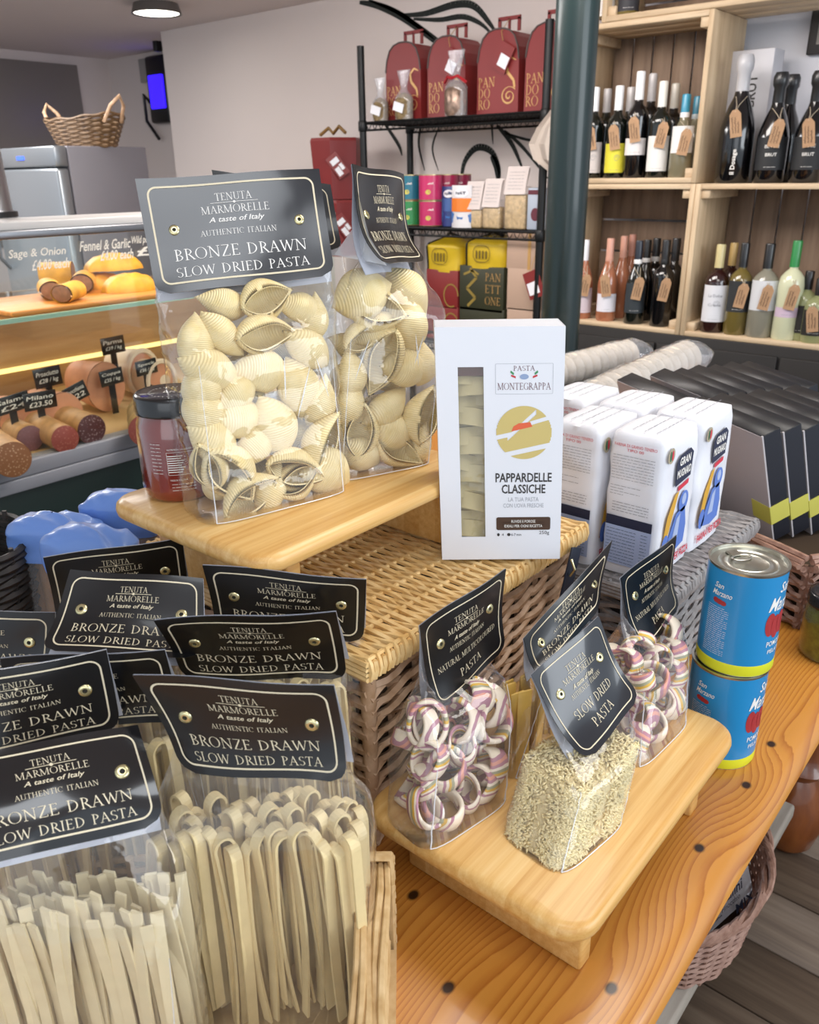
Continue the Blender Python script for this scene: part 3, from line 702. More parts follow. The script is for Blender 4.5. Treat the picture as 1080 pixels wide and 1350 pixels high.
# ---- multicoloured rings
def ring_mat():
    t = NT('striped_pasta'); tc = t.node('TexCoord'); sp_ = t.node('SeparateXYZ'); n = t.noise(tc.outputs['Object'], 55, 2); t.link(tc.outputs['Object'], sp_.inputs[0])
    x = t.math('ADD', t.math('MULTIPLY', sp_.outputs[0], 440.0), t.math('MULTIPLY', n, 1.6)); fl_ = t.math('FLOOR', x, None)
    wn = t.node('TexWhiteNoise', noise_dimensions='1D'); t.link(fl_, wn.inputs['W'])
    t.link(t.ramp(wn.outputs[0], [(0, '#e9dcc8'), (.30, '#dda273'), (.42, '#eadfce'), (.54, '#b07f8e'), (.65, '#e6dac4'), (.73, '#a09f84'), (.82, '#d8ae48'), (.91, '#d99c8a')], 'CONSTANT'), t.b.inputs['Base Color']); t.set(.45); return t.m
M_ring = ring_mat()
rp = []
for k in range(4):
    rd = random.Random(k+20); b = MB(); e = rd.uniform(.78, .98); R0 = .0130; hw_ = .0076+.001*k*.5; 
    sec = [(R0, -hw_*.8), (R0+.0016, -hw_), (R0+.0036, -hw_*.85), (R0+.0044, 0), (R0+.0036, hw_*.85), (R0+.0016, hw_), (R0, hw_*.8), (R0+.0004, 0)]
    n = 28
    for i in range(n):
        a = 2*PI*i/n; wob = .0012*math.sin(2*a+k)
        for r, z in sec: b.v.append(((r+wob)*math.cos(a), (r+wob)*math.sin(a)*e, z+.0015*math.sin(2*a)))
    for i in range(n):
        for q in range(8): b.f.append((i*8+q, i*8+(q+1) % 8, ((i+1) % n)*8+(q+1) % 8, ((i+1) % n)*8+q))
    rot = Matrix.Rotation(rd.uniform(0, PI), 4, V((rd.uniform(-1, 1), rd.uniform(-1, 1), rd.uniform(-.4, .4))).normalized())
    b.xf(rot); o = b.build('ring_pasta', M_ring, None, True, angle=2); o['_r'] = 0; del o['_r']; rp.append((o, rot.inverted()))
ru = [False]*4
def new_ring(k, label, group):
    o = rp[k][0]
    if ru[k]: o = o.copy(); COL.objects.link(o)
    ru[k] = True; return tag(o, label, 'pasta', group)
def putring(k, p, axis, label, group, sc=1.0):
    q = V(axis).normalized().to_track_quat('Z', 'X').to_matrix().to_4x4(); o = new_ring(k, label, group)
    M = Matrix.Translation(p) @ q @ rp[k][1] @ Matrix.Scale(sc, 4); o.matrix_world = M
def ring_bag(label, C, wd, w, d, corners, bend, lst, seed, rl, rg, top=.62, kind='multi'):
    bag = thing('pasta_bag', label, 'pasta bag', (C[0], C[1], LZ)); f0, n, W, H = header(bag, corners, kind, bend)
    f, wdv, nd = bagspace(C, wd, w, d, LZ+.0005, 0, f0(-.5, .42, -.004), f0(.5, .42, -.004), .42); filmbag(bag, f, nd, seed=seed, M=48, N=34)
    rd = random.Random(seed); done = []
    for (px, py, ax, sc) in lst:
        a, s = inv(f, .45, px, py); a = max(-.78, min(.78, a)); s = min(.56, max(.09, s)); p = f(a, .4 if s < .45 else .1, s); done.append(p)
        view = (CAM-p).normalized(); axis = {'f': view, 'e': view.cross(V((0, 0, 1)))+view*.35, 'v': V((0, 0, 1))+view*.55, 'd': view+V((0, 0, .9)), 's': view+view.cross(V((0, 0, 1)))*.9, 't': view-view.cross(V((0, 0, 1)))*.9}[ax]
        putring(rd.randrange(4), p, axis, rl, rg, sc)
    tries = 0
    while tries < 900:
        tries += 1; a, b_, s = rd.uniform(-.72, .72), rd.uniform(-.7, .6), rd.uniform(.08, top); p = f(a, b_, s)
        if all((p-q).length > .0205 for q in done):
            done.append(p); putring(rd.randrange(4), p, (rd.uniform(-1, 1), rd.uniform(-1, 1), rd.uniform(-1, 1)), rl, rg, rd.uniform(.85, 1))
    return bag
ring_bag('small bag of striped ring pasta on the left end of the lower riser', (-.335, .440), (.175, .985, 0), .098, .062,
    [(553, 825, .669), (668, 750, .731), (668, 855, .755), (580, 940, .700)], .004,
    [(577, 957, 'f', 1.15), (573, 905, 'f', 1.15), (618, 958, 's', 1.1), (650, 950, 't', 1.1), (590, 1015, 'd', 1.05), (541, 1072, 't', 1.0), (588, 1092, 'v', 1.1), (668, 928, 's', 1.1), (533, 965, 'e', .95), (632, 908, 'e', 1.0), (632, 1040, 's', 1.0), (640, 895, 'd', .95), (615, 1050, 'd', .95), (655, 1010, 'e', 1.0), (535, 1010, 's', .95), (612, 985, 'd', .95)],
    4, 'striped ring pasta inside the bag on the left end of the lower riser', 'rings in the left ring bag', .58)
ring_bag('small bag of striped ring pasta at the lower riser end beside the blue cans', (-.255, .636), (.06, .998, 0), .104, .062,
    [(818, 762, .800), (893, 705, .862), (898, 800, .875), (853, 860, .815)], .007,
    [(866, 985, 'd', 1.1), (858, 900, 'd', 1.15), (884, 893, 's', 1.05), (855, 865, 't', 1.1), (905, 830, 's', 1.1), (890, 930, 'e', 1.05), (843, 945, 's', 1.0), (900, 860, 'e', 1.0), (830, 870, 's', 1.0), (870, 925, 'd', .95), (905, 915, 't', .95), (885, 850, 'v', 1.0)],
    6, 'striped cream and pink ring pasta inside the bag beside the blue cans', 'rings in the right ring bag', .6)

# ---- orzo bag and the one behind
og = thing('pasta_bag', 'bag of tiny rice-shaped pasta at the front of the lower riser', 'pasta bag', (-.24, .485, LZ))
fo_, n_, W_, H_ = header(og, [(700, 890, .668), (790, 812, .722), (846, 918, .722), (775, 1005, .668)], 'slow', .006, plain('sheen_card', '#12151d', .28, coat=.6))
fo, wdo, ndo = bagspace((-.247, .482), (.13, .99, 0), .092, .066, LZ+.0005, 0, fo_(-.5, .72, -.003), fo_(.5, .72, -.003), .55); filmbag(og, fo, ndo, seed=11, M=48, N=34, amp=.0018)
M_orzo = plain('orzo_pasta', '#efdfae', .45, var=.08, scale=90); M_orzod = plain('orzo_core', '#dccb9e', .8, var=.15, scale=400, bump=.6)
rd = random.Random(2); b = MB()
oct_ = [(1, 0, 0), (0, 1, 0), (0, 0, 1), (0, -1, 0), (0, 0, -1), (-1, 0, 0)]; octf = [(0, 1, 2), (0, 2, 3), (0, 3, 4), (0, 4, 1), (5, 2, 1), (5, 3, 2), (5, 4, 3), (5, 1, 4)]
TOP = .60
def sqp(t, e=.42): c, s = math.cos(t), math.sin(t); return math.copysign(abs(c)**e, c), math.copysign(abs(s)**e, s)
for i in range(9500):
    if i < 8000: a, b_ = sqp(rd.uniform(0, 2*PI)); k = rd.uniform(.90, .965); a *= k; b_ *= k; s = rd.uniform(.004, TOP+.03*math.sin(a*3))
    else: a, b_, s = rd.uniform(-.93, .93), rd.uniform(-.93, .93), TOP+rd.uniform(-.012, .012)+.03*math.sin(a*3)
    p = fo(a, b_, s); X = V((rd.gauss(0, 1), rd.gauss(0, 1), rd.gauss(0, .7))).normalized(); Y = X.orthogonal().normalized(); Z = X.cross(Y); L = rd.uniform(.0032, .0046); r = .0012
    b.add([p+X*v[0]*L+Y*v[1]*r+Z*v[2]*r for v in oct_], octf)
oo = b.build('orzo_grains', M_orzo, None, True, angle=3.1); tag(oo, 'mass of tiny pale rice-shaped pasta grains filling the front small bag', 'pasta', kind='stuff')
MB().grid(lambda i, j: fo(*[q*.9 for q in sqp(2*PI*i)], .004+j*(TOP-.01)), 32, 14, closeu=True).build('orzo_core', M_orzod, oo, True)
b = MB(); b.v = [tuple(fo(*[q*.9 for q in sqp(2*PI*i/32)], TOP-.006)) for i in range(32)]; b.f = [tuple(range(32))]; b.build('orzo_core', M_orzod, oo)
mb_ = thing('pasta_bag', 'bag with tilted header of broad ribbon pasta behind the rice-shaped pasta bag', 'pasta bag', (-.315, .55, LZ))
fm_, n_, _, _ = header(mb_, [(690, 842, .74), (808, 712, .835), (792, 802, .82), (714, 893, .735)], 'long', .004, M_card)
fm, wdm, ndm = bagspace((-.325, .552), (.13, .99, 0), .10, .05, LZ+.0005, 0, fm_(-.5, .7, -.003), fm_(.5, .7, -.003), .6); filmbag(mb_, fm, ndm, seed=14, M=40, N=26)
M_amber = plain('amber_pasta', '#c8a24f', .5, var=.15, scale=40)
for k in range(16):
    p = fm(-.75+.5*(k % 4), -.45+.3*(k//4), .30); o = MB().box((0, 0, 0), (.014, .0022, .085)).build('ribbon_pasta', M_amber, None, bevel=.0006, seg=1) if k == 0 else None
    if k == 0: ribp = o
    else: o = ribp.copy(); COL.objects.link(o)
    o.location = p; o.rotation_euler = (.1*math.sin(k), .08*math.cos(k*2), 1.4+.3*math.sin(k*3)); tag(o, 'broad golden ribbon pasta inside the bag behind the rice-shaped pasta', 'pasta', 'golden ribbons in the middle bag')

# ---- long pasta bags in the basket
M_fet = plain('fettuccine', '#dcc795', .5, var=.07, scale=70, bump=.1); M_fet2 = plain('pale_fettuccine', '#dfd0a9', .5, var=.05, scale=70)
def strand_proto(L, loop, wdt=.0075, th=.0019, gap=.013, bow=0.0):
    b = MB()
    def strip(path):
        n = len(path); k = len(b.v)
        for i, p in enumerate(path):
            d = (path[min(i+1, n-1)]-path[max(i-1, 0)]).normalized(); sd = d.cross(V((0, 1, 0))).normalized()
            for (x, y) in ((-1, -1), (1, -1), (1, 1), (-1, 1)): b.v.append(tuple(p+sd*(x*th/2)+V((0, y*wdt/2, 0))))
        for i in range(n-1):
            for q in range(4): b.f.append((k+i*4+q, k+i*4+(q+1) % 4, k+i*4+4+(q+1) % 4, k+i*4+4+q))
        b.f.append((k+3, k+2, k+1, k)); b.f.append(tuple(k+(n-1)*4+q for q in range(4)))
    if loop:
        pts = [V((-gap/2+bow*math.sin(PI*i/8), 0, -L+L*i/8)) for i in range(9)]+[V((-gap/2*math.cos(PI*i/10), 0, gap*.62*math.sin(PI*i/10))) for i in range(1, 10)]+[V((gap/2+bow*.6*math.sin(PI*i/8), 0, -L*i/8)) for i in range(9)]
        strip(pts)
    else: strip([V((bow*math.sin(PI*i/8), 0, -L+L*i/8)) for i in range(9)])
    return b
def long_bag(label, C, wd, w, d, corners, bend, z0, top, seed, loop, nst, sl, sg, kind='long', mat=None, v=.75, taper=.72, front=True, pc=None, turn=True):
    bag = thing('pasta_bag', label, 'pasta bag', (C[0], C[1], z0)); f0, n, W, H = header(bag, corners, kind, bend, mat or M_card, printcol=pc)
    f, wdv, nd = bagspace(C, wd, w, d, z0, 0, f0(-.5, v, -.003), f0(.5, v, -.003), taper); filmbag(bag, f, nd, seed=seed, M=48, N=36, amp=.002)
    rd = random.Random(seed); ps = []
    H0 = f(0, 0, 1).z-z0; yaw = math.atan2(nd.y, nd.x)
    for i in range(nst):
        a = -.88+1.76*((i+.5)/nst)+rd.uniform(-.03, .03); row = i % 3; b_ = (.72, .05, -.6)[row]+rd.uniform(-.1, .1)
        zt = top+rd.uniform(-.012, .008)-(.0 if loop else .004*row); k = rd.randrange(3)
        if len(ps) < 3:
            L = zt-z0-.003; o = strand_proto(L, loop, bow=(-.004, .0, .004)[len(ps)]).build('fettuccine_strand', M_fet2 if not loop else M_fet, None); ps.append(o)
        else: o = ps[k].copy(); COL.objects.link(o)
        s = (zt-z0)/max(.01, H0); p = f(a, b_, s); tag(o, sl, 'pasta', sg)
        sw = rd.uniform(-.035, .035) if i % 4 else rd.uniform(-.10, .10)
        # loop spans local X ; flat side (local X normal for straight ones) towards the viewer
        if loop: ry = yaw+PI/2+rd.choice((-1, 1))*rd.uniform(.45, 1.0)
        else: ry = yaw+rd.uniform(-.5, .5)
        ax = Matrix.Rotation(sw, 4, nd) @ Matrix.Rotation(rd.uniform(-.02, .02), 4, wdv)
        o.matrix_world = Matrix.Translation(p) @ ax @ Matrix.Rotation(ry, 4, 'Z')
    return f
RWD = (math.cos(YAW), math.sin(YAW), 0)
P2 = lambda u, v: tuple(uv(u, v))[:2]
Z0 = TZ+.016
lA = long_bag('front right bag of looped ribbon pasta with curled header in the near basket', P2(-.106, .424), RWD, .150, .050, [(175, 890, .521), (440, 905, .505), (458, 1033, .520), (238, 1018, .545)], .004, Z0, TZ+.176, 31, True, 48, 'flat looped ribbon pasta in the front right bag of the near basket', 'looped ribbons in the front right bag')
lH = long_bag('front left bag of straight ribbon pasta with glossy bowed header in the near basket', P2(-.215, .358), RWD, .150, .048, [(-75, 1000, .495), (182, 955, .545), (218, 1085, .520), (-50, 1148, .470)], -.006, Z0, TZ+.172, 32, False, 72, 'flat straight ribbon pasta in the front left bag of the near basket', 'straight ribbons in the front left bag', mat=plain('glossy_black_card', '#0b0b0d', .16, coat=.9))
lI = long_bag('bag of ribbon pasta squeezed behind the front right bag, header half covered', P2(-.205, .515), RWD, .10, .03, [(0, 868, .575), (217, 858, .58), (236, 952, .60), (18, 965, .60)], .003, Z0, TZ+.18, 33, True, 14, 'ribbon pasta in the half covered bag behind the front right bag', 'ribbons in the half covered bag')
lG = long_bag('ribbon pasta bag behind the front left one, header cut by the left picture edge', P2(-.305, .487), RWD, .12, .045, [(-115, 905, .528), (140, 857, .556), (160, 962, .575), (-90, 1015, .545)], .002, Z0, TZ+.17, 34, True, 16, 'ribbon pasta in the left bag behind the front left bag', 'ribbons in the left bag')
lB = long_bag('middle ribbon pasta bag, header tilted back, behind the front right bag', P2(-.108, .545), RWD, .128, .045, [(203, 818, .604), (443, 808, .596), (458, 897, .64), (240, 895, .65)], .003, TZ+.002, TZ+.2, 35, True, 26, 'ribbon pasta in the middle bag with the tilted header', 'ribbons in the middle tilted bag')
lD = long_bag('bag of ribbon pasta with kinked header in front of the blue wrapped packets', P2(-.262, .588), RWD, .125, .035, [(93, 751, .657), (268, 762, .663), (266, 868, .632), (50, 857, .625)], .006, TZ+.002, TZ+.19, 36, True, 14, 'ribbon pasta in the bag with the kinked header', 'ribbons in the kinked header bag')
lE = long_bag('rear bag of ribbon pasta directly in front of the blue wrapped packets, header mostly covered', P2(-.275, .665), RWD, .12, .035, [(57, 735, .72), (240, 710, .735), (250, 800, .765), (75, 825, .75)], .003, TZ+.002, TZ+.19, 37, True, 12, 'ribbon pasta in the rear bag before the blue wrapped packets', 'ribbons in the rear bag')
lC = long_bag('rear right bag of ribbon pasta standing against the straw hamper below the riser foot', P2(-.125, .605), RWD, .128, .034, [(267, 745, .665), (483, 765, .665), (479, 848, .70), (285, 838, .70)], .003, TZ+.002, TZ+.19, 38, True, 18, 'ribbon pasta in the rear right bag against the straw hamper', 'ribbons in the rear right bag')
lF = long_bag('leftmost bag of ribbon pasta with only the header corner showing at the left picture edge', P2(-.385, .60), RWD, .11, .035, [(-130, 800, .66), (72, 808, .66), (62, 900, .67), (-130, 890, .67)], .002, TZ+.002, TZ+.17, 39, True, 8, 'ribbon pasta in the leftmost bag at the left picture edge', 'ribbons in the leftmost bag')
# near basket
t = thing('near_basket', 'blond wicker basket holding the long ribbon pasta bags at the front left', 'basket', uv(-.2, .4, TZ))
def uvbox(b, u0, u1, v0, v1, z0, z1):
    R = Matrix.Rotation(YAW, 3, 'Z'); c = uv((u0+u1)/2, (v0+v1)/2, (z0+z1)/2); b.box(c, (u1-u0, v1-v0, z1-z0), R); return b
b = MB(); uvbox(b, -.41, -.015, .22, .475, TZ, TZ+.008); b.build('base', M_blond, t)
rd = random.Random(4); b = MB(); ZR = .108
for k in range(4):
    u = -.036+.0042*k
    for h in range(17):
        z = TZ+.006+h*.0058; zz = [z+rd.uniform(-.001, .001) for _ in range(9)]
        b.tube([uv(u+.0015*math.sin(i*1.6+h+k*2), .205+.270*i/8, zz[i]) for i in range(9)], .0028, 5)
for v in [.21+.024*i for i in range(12)]: b.tube([uv(-.029, v, TZ), uv(-.029, v, TZ+ZR-.004)], .003, 6)
o = b.build('woven_side', M_blond, t, True); o['kind'] = 'stuff'
b = MB()
for k in range(5): b.tube([uv(-.039+.0046*k+.0012*math.sin(j*1.3+k), .20+.03*j, TZ+ZR+.002*math.sin(k*2+j)) for j in range(9)]+[uv(-.039+.0046*k, .468, TZ+ZR-.004)], .0026, 6)
for j in range(3): b.tube([uv(-.042, .466+.005*j, TZ+ZR-.02), uv(-.041, .466+.005*j, TZ+ZR+.004-.003*j), uv(-.018, .466+.005*j, TZ+ZR+.004-.003*j), uv(-.017, .466+.005*j, TZ+ZR-.02)], .0026, 6)
o = b.build('rim', M_blond, t, True); o['kind'] = 'stuff'
b = MB(); weave(b, uv(-.42, .482, TZ), RH, (0, 0, 1), FH, .405, .10, .03, .008, .0035, .003, 5); o = b.build('woven_back', M_blond, t, True); o['kind'] = 'stuff'
# ================================================================ PAPPARDELLE BOX
M_box = plain('white_carton', '#e4e6ec', .38, var=.0); M_ink = plain('dark_ink', '#33302f', .5); M_greyink = plain('grey_ink', '#a9acb2', .5)
xb = V((.7715, .636, 0)).normalized(); yb = V((-.028, -.019, .999)).normalized(); zb = xb.cross(yb).normalized()
B0 = V((-.465, .601, TZ+.2155)); BW, BH, BD = .12, .235, .042
pb = thing('pappardelle_box', 'tall white pappardelle carton with a window showing ribbon pasta, on the straw hamper edge', 'box', B0)
wx0, wx1, wy0, wy1 = .0205, .0445, .025, .198
F3 = lambda x, y, z=0.0: B0+xb*x+yb*y+zb*z
b = MB()
def slab(x0, x1, y0, y1, z0, z1):
    k = len(b.v)
    for z in (z0, z1):
        for y in (y0, y1):
            for x in (x0, x1): b.v.append(tuple(F3(x, y, z)))
    b.f += [tuple(k+i for i in q) for q in [(0, 2, 3, 1), (4, 5, 7, 6), (0, 1, 5, 4), (2, 6, 7, 3), (0, 4, 6, 2), (1, 3, 7, 5)]]
slab(0, wx0, 0, BH, -.0008, 0); slab(wx1, BW, 0, BH, -.0008, 0); slab(wx0, wx1, 0, wy0, -.0008, 0); slab(wx0, wx1, wy1, BH, -.0008, 0)
slab(0, .0008, 0, BH, -BD, -.0008); slab(BW-.0008, BW, 0, BH, -BD, -.0008); slab(0, BW, 0, BH, -BD-.0008, -BD); slab(0, BW, 0, .0008, -BD, -.0008); slab(0, BW, BH-.0008, BH, -BD, -.0008)
b.build('carton', M_box, pb)
b = MB(); slab(wx0-.004, wx1+.012, .189, .215, -BD+.004, -.003); b.build('inner_flap', plain('brown_card', '#5a3422', .6), pb)
b = MB(); slab(wx0, wx1, wy0, wy1, -.0012, -.001); b.build('window_film', M_film, pb)
M_pap = plain('pappardelle', '#d5c38c', .5, var=.08, scale=50)
rd = random.Random(7)
for k in range(17):
    y = .022+.0098*k; A = rd.uniform(-.22, .16); dz = -.010-.0035*(k % 3)-rd.uniform(0, .003); h = .016
    b = MB(); b.grid(lambda i, j: F3(wx0-.005+.034*i, y+h*j+A*(.034*i-.017)*1.2+.0012*math.sin(i*4+k*2), dz+.002*math.sin(i*4+k*2)-.006*(j-.6)), 8, 2)
    n0 = len(b.v); b.grid(lambda i, j: F3(wx0-.005+.034*i, y+h*j+A*(.034*i-.017)*1.2+.0012*math.sin(i*4+k*2), dz-.0018+.002*math.sin(i*4+k*2)-.006*(j-.6)), 8, 2, flip=True)
    for i in range(8): b.f += [(i, i+1, n0+i+1, n0+i), (18+i+1, 18+i, n0+18+i, n0+18+i+1)]
    o = b.build('pappardelle_ribbon', M_pap, None, True, org=tuple(F3(.03, y, dz))); o.location = F3(.03, y, dz); tag(o, 'folded wide pasta ribbon behind the carton window of the white box', 'pasta', 'ribbons in the pappardelle carton')
pm = lambda a, c, off=.0003: F3(a, c, off)
Bp = lambda px, py: ((px-578)/168*BW*0+0, 0)
f = Flat(); f.add(place(sans('PAPPARDELLE', .018), .0825, .0885, .055, .0095)); f.add(place(sans('CLASSICHE', .018), .0825, .0765, .043, .0095)); f.map(pm, 'lettering', M_ink, pb)
f = Flat(); f.add(place(sans('LA TUA PASTA'), .0825, .0655, .030, .0045)); f.add(place(sans('CON UOVA FRESCHE'), .0825, .0590, .040, .0045)); f.map(pm, 'small_lettering', M_greyink, pb)
# disc emblem
M_olive = plain('mustard_print', '#cdb974', .5)
def clipdisc(cx, cy, r, n=60, bands=()):
    f = Flat(); 
    N = 64
    import itertools
    for i in range(N):
        x0 = -r+2*r*i/N; x1 = -r+2*r*(i+1)/N; xm = (x0+x1)/2; h = math.sqrt(max(0, r*r-xm*xm)); cuts = sorted([(a+s*xm, c+s*xm) for a, c, s, lo, hi in bands if lo <= xm <= hi]); y = -h
        for a, c in cuts:
            a = max(-h, min(h, a)); c = max(-h, min(h, c))
            if a > y: f.poly([(cx+x0, cy+y), (cx+x1, cy+y), (cx+x1, cy+a), (cx+x0, cy+a)])
            y = max(y, c)
        if y < h: f.poly([(cx+x0, cy+y), (cx+x1, cy+y), (cx+x1, cy+h), (cx+x0, cy+h)])
    return f
R_ = .0265; f = clipdisc(.0825, .134, R_, bands=[(-.0205, -.0155, .22, -.03, .03), (-.001, .0035, .22, -.03, -.010), (-.001+.008, .0035+.0085, .95, -.016, .012), (.0055, .0095, .30, .006, .03)]); f.map(pm, 'round_emblem', M_olive, pb)
f = Flat(); f.poly([(.0705, .134+.0015), (.0905, .134+.0062), (.0885, .1445), (.0775, .1435), (.0725, .1405)]); f.map(lambda a, c: F3(a, c, .0005), 'red_mark', plain('coral_print', '#e0653f', .5), pb)
# small crest text
f = Flat(); f.add(place(serif('PASTA'), .0825, .1965, .020, .0048)); f.add(place(serif('MONTEGRAPPA'), .0825, .1795, .050, .0068)); f.map(pm, 'brand_lettering', plain('wine_ink', '#5f2634', .5), pb)
f = Flat(); f.disc(.0825, .1885, .0042, .0026); f.map(pm, 'oval_crest', plain('pale_blue_print', '#8fa2c4', .5), pb)
for s, c1, c2 in ((-1, '#3f8f5a', '#c4343c'), (1, '#c4343c', '#3f8f5a')):
    f = Flat(); f.poly([(.0825+s*.010, .190), (.0825+s*.013, .1925), (.0825+s*.0125, .1945), (.0825+s*.0095, .192)]); f.map(pm, 'flag_green', plain('g'+c1, '#3f8f5a', .5), pb)
    f = Flat(); f.poly([(.0825+s*.008, .187), (.0825+s*.0125, .189), (.0825+s*.012, .1905), (.0825+s*.008, .1890)]); f.map(pm, 'flag_red', plain('flag_red', '#c4343c', .5), pb)
f = Flat(); f.v, f.f = border(.054, .029, 0, .001, .0003, .0825, .1865); f.map(pm, 'crest_frame', M_greyink, pb)
f = Flat(); rr = border(.054, .014, 0, .002, .006, .0825, .0395, n=4, seg=3); f.add(rr); f.rect(.0615, .0375, .1035, .0415); f.map(pm, 'brown_panel', plain('brown_panel', '#4a3425', .5), pb)
f = Flat(); f.add(place(sans('RUVIDE E POROSE', .01), .0825, .0420, .024, .003)); f.add(place(sans('IDEALI PER OGNI RICETTA', .01), .0825, .0370, .038, .003)); f.map(lambda a, c: F3(a, c, .0006), 'panel_lettering', M_white, pb)
f = Flat(); f.add(place(sans('4'), .062, .0275, .0018, .0028)); f.disc(.0575, .0275, .0013, .0017); f.disc(.068, .0275, .0017); f.add(place(sans('6-7 min'), .0755, .0275, .010, .0028)); f.add(place(sans('250g'), .1035, .0290, .010, .0048)); f.map(pm, 'fine_print', M_ink, pb)

# ================================================================ SAUCE JAR + PESTO JARS
M_lid = plain('black_lid', '#0b0b0c', .25, coat=.6); M_sauce = plain('tomato_sauce', '#7d1f0c', .22, coat=.9, var=.15, scale=25); M_pesto = plain('pesto', '#5c5f1c', .3, coat=.8, var=.5, scale=120)
def jarobj(name, label, c, r, h, mat, kind='jar'):
    t = thing(name, label, 'jar', c); x, y, z = c; hb = h*.83
    MB().lathe([(r*.88, 0), (r*.97, .004), (r, .012), (r, hb*.72), (r*.97, hb*.86), (r*.86, hb*.97), (r*.84, hb)], 40, c).build('sauce_filling', mat, t, True)
    MB().lathe([(r*.90, -.0), (r*1.0, .003), (r*1.03, .012), (r*1.03, hb*.72), (r*1.0, hb*.87), (r*.89, hb*.985), (r*.88, hb)], 40, (x, y, z), cap=False).build('glass', M_filmglass, t, True)
    MB().lathe([(r*.90, hb), (r*.985, hb-.001), (r*1.0, hb+.002), (r*.985, hb+.006), (r*.985, h-.006), (r*.96, h-.0015), (r*.90, h), (r*.80, h-.0012), (0, h-.0012)], 48, c, cap=False).build('lid', M_lid, t, True)
    return t
M_filmglass = filmmat('jar_glass', (.98, .98, .98), 0, .3, .02, 1, 0)
jc = (-.655, .432, UZ); jr, jh = .0345, .100
js = jarobj('sauce_jar', 'red tomato sauce jar with black lid on the left end of the upper riser', jc, jr, jh, M_sauce)
va = math.atan2(-jc[1], -jc[0]); cm = cyl_map(jc, jr*1.045, va+.12); f = Flat()
f.v, f.f = border(.030, .022, 0, .0006, .0003, 0, .040); 
for k in range(8): f.rect(-.0145, .0315+.0022*k, -.002+.003*((k*7) % 3)/2, .0320+.0022*k+.0004, 4); f.rect(.008, .0315+.0022*k, .0125, .0320+.0022*k+.0002, 2)
f.add(place(sans('NUTRITION VALUES PER 100 G'), 0, .0535, .028, .0017)); f.add(place(sans('MADE IN ITALY FOR'), -.006, .024, .016, .0016))
for k in range(3): f.scribble(-.013, .0195-.003*k, .022, .0012, .0003, k)
for k in range(9): f.scribble(-.030, .030+.0035*k, .010, .0012, .0003, k+20)
f.map(cm, 'printed_text', M_white, js)
def lidprint(t, c, r, h):
    f = Flat(); f.add(place(sans('ER', .02), 0, 0, r*.45, r*.28))
    for k in range(30):
        a = 2*PI*k/30; f.stroke([(r*.66*math.cos(a), r*.66*math.sin(a)), (r*.74*math.cos(a+.03), r*.74*math.sin(a+.03))], r*.035)
    d = V(c); f.map(plane_map((d.x, d.y, d.z+h-.0008), RH, FH), 'lid_lettering', M_white, t)
lidprint(js, jc, jr*.8, jh)
for k, (c, lab) in enumerate((((-.178, 1.045, TZ), 'front green pesto jar with black lid on the pine table beside the cans'), ((-.178, 1.128, TZ), 'rear green pesto jar with black lid at the right picture edge'))):
    t = jarobj('pesto_jar', lab, c, .036, .088, M_pesto); lidprint(t, c, .029, .088)
    f = Flat(); f.add(place(serif('PE'), .0, 0.03, .010, .008)); f.add(place(sans('sto'), .0115, 0.029, .010, .0065)); f.scribble(-.012, .020, .026, .0015, .0004, 3); f.map(cyl_map(c, .0375, math.atan2(-c[1], -c[0])+.25), 'lettering', M_white, t)

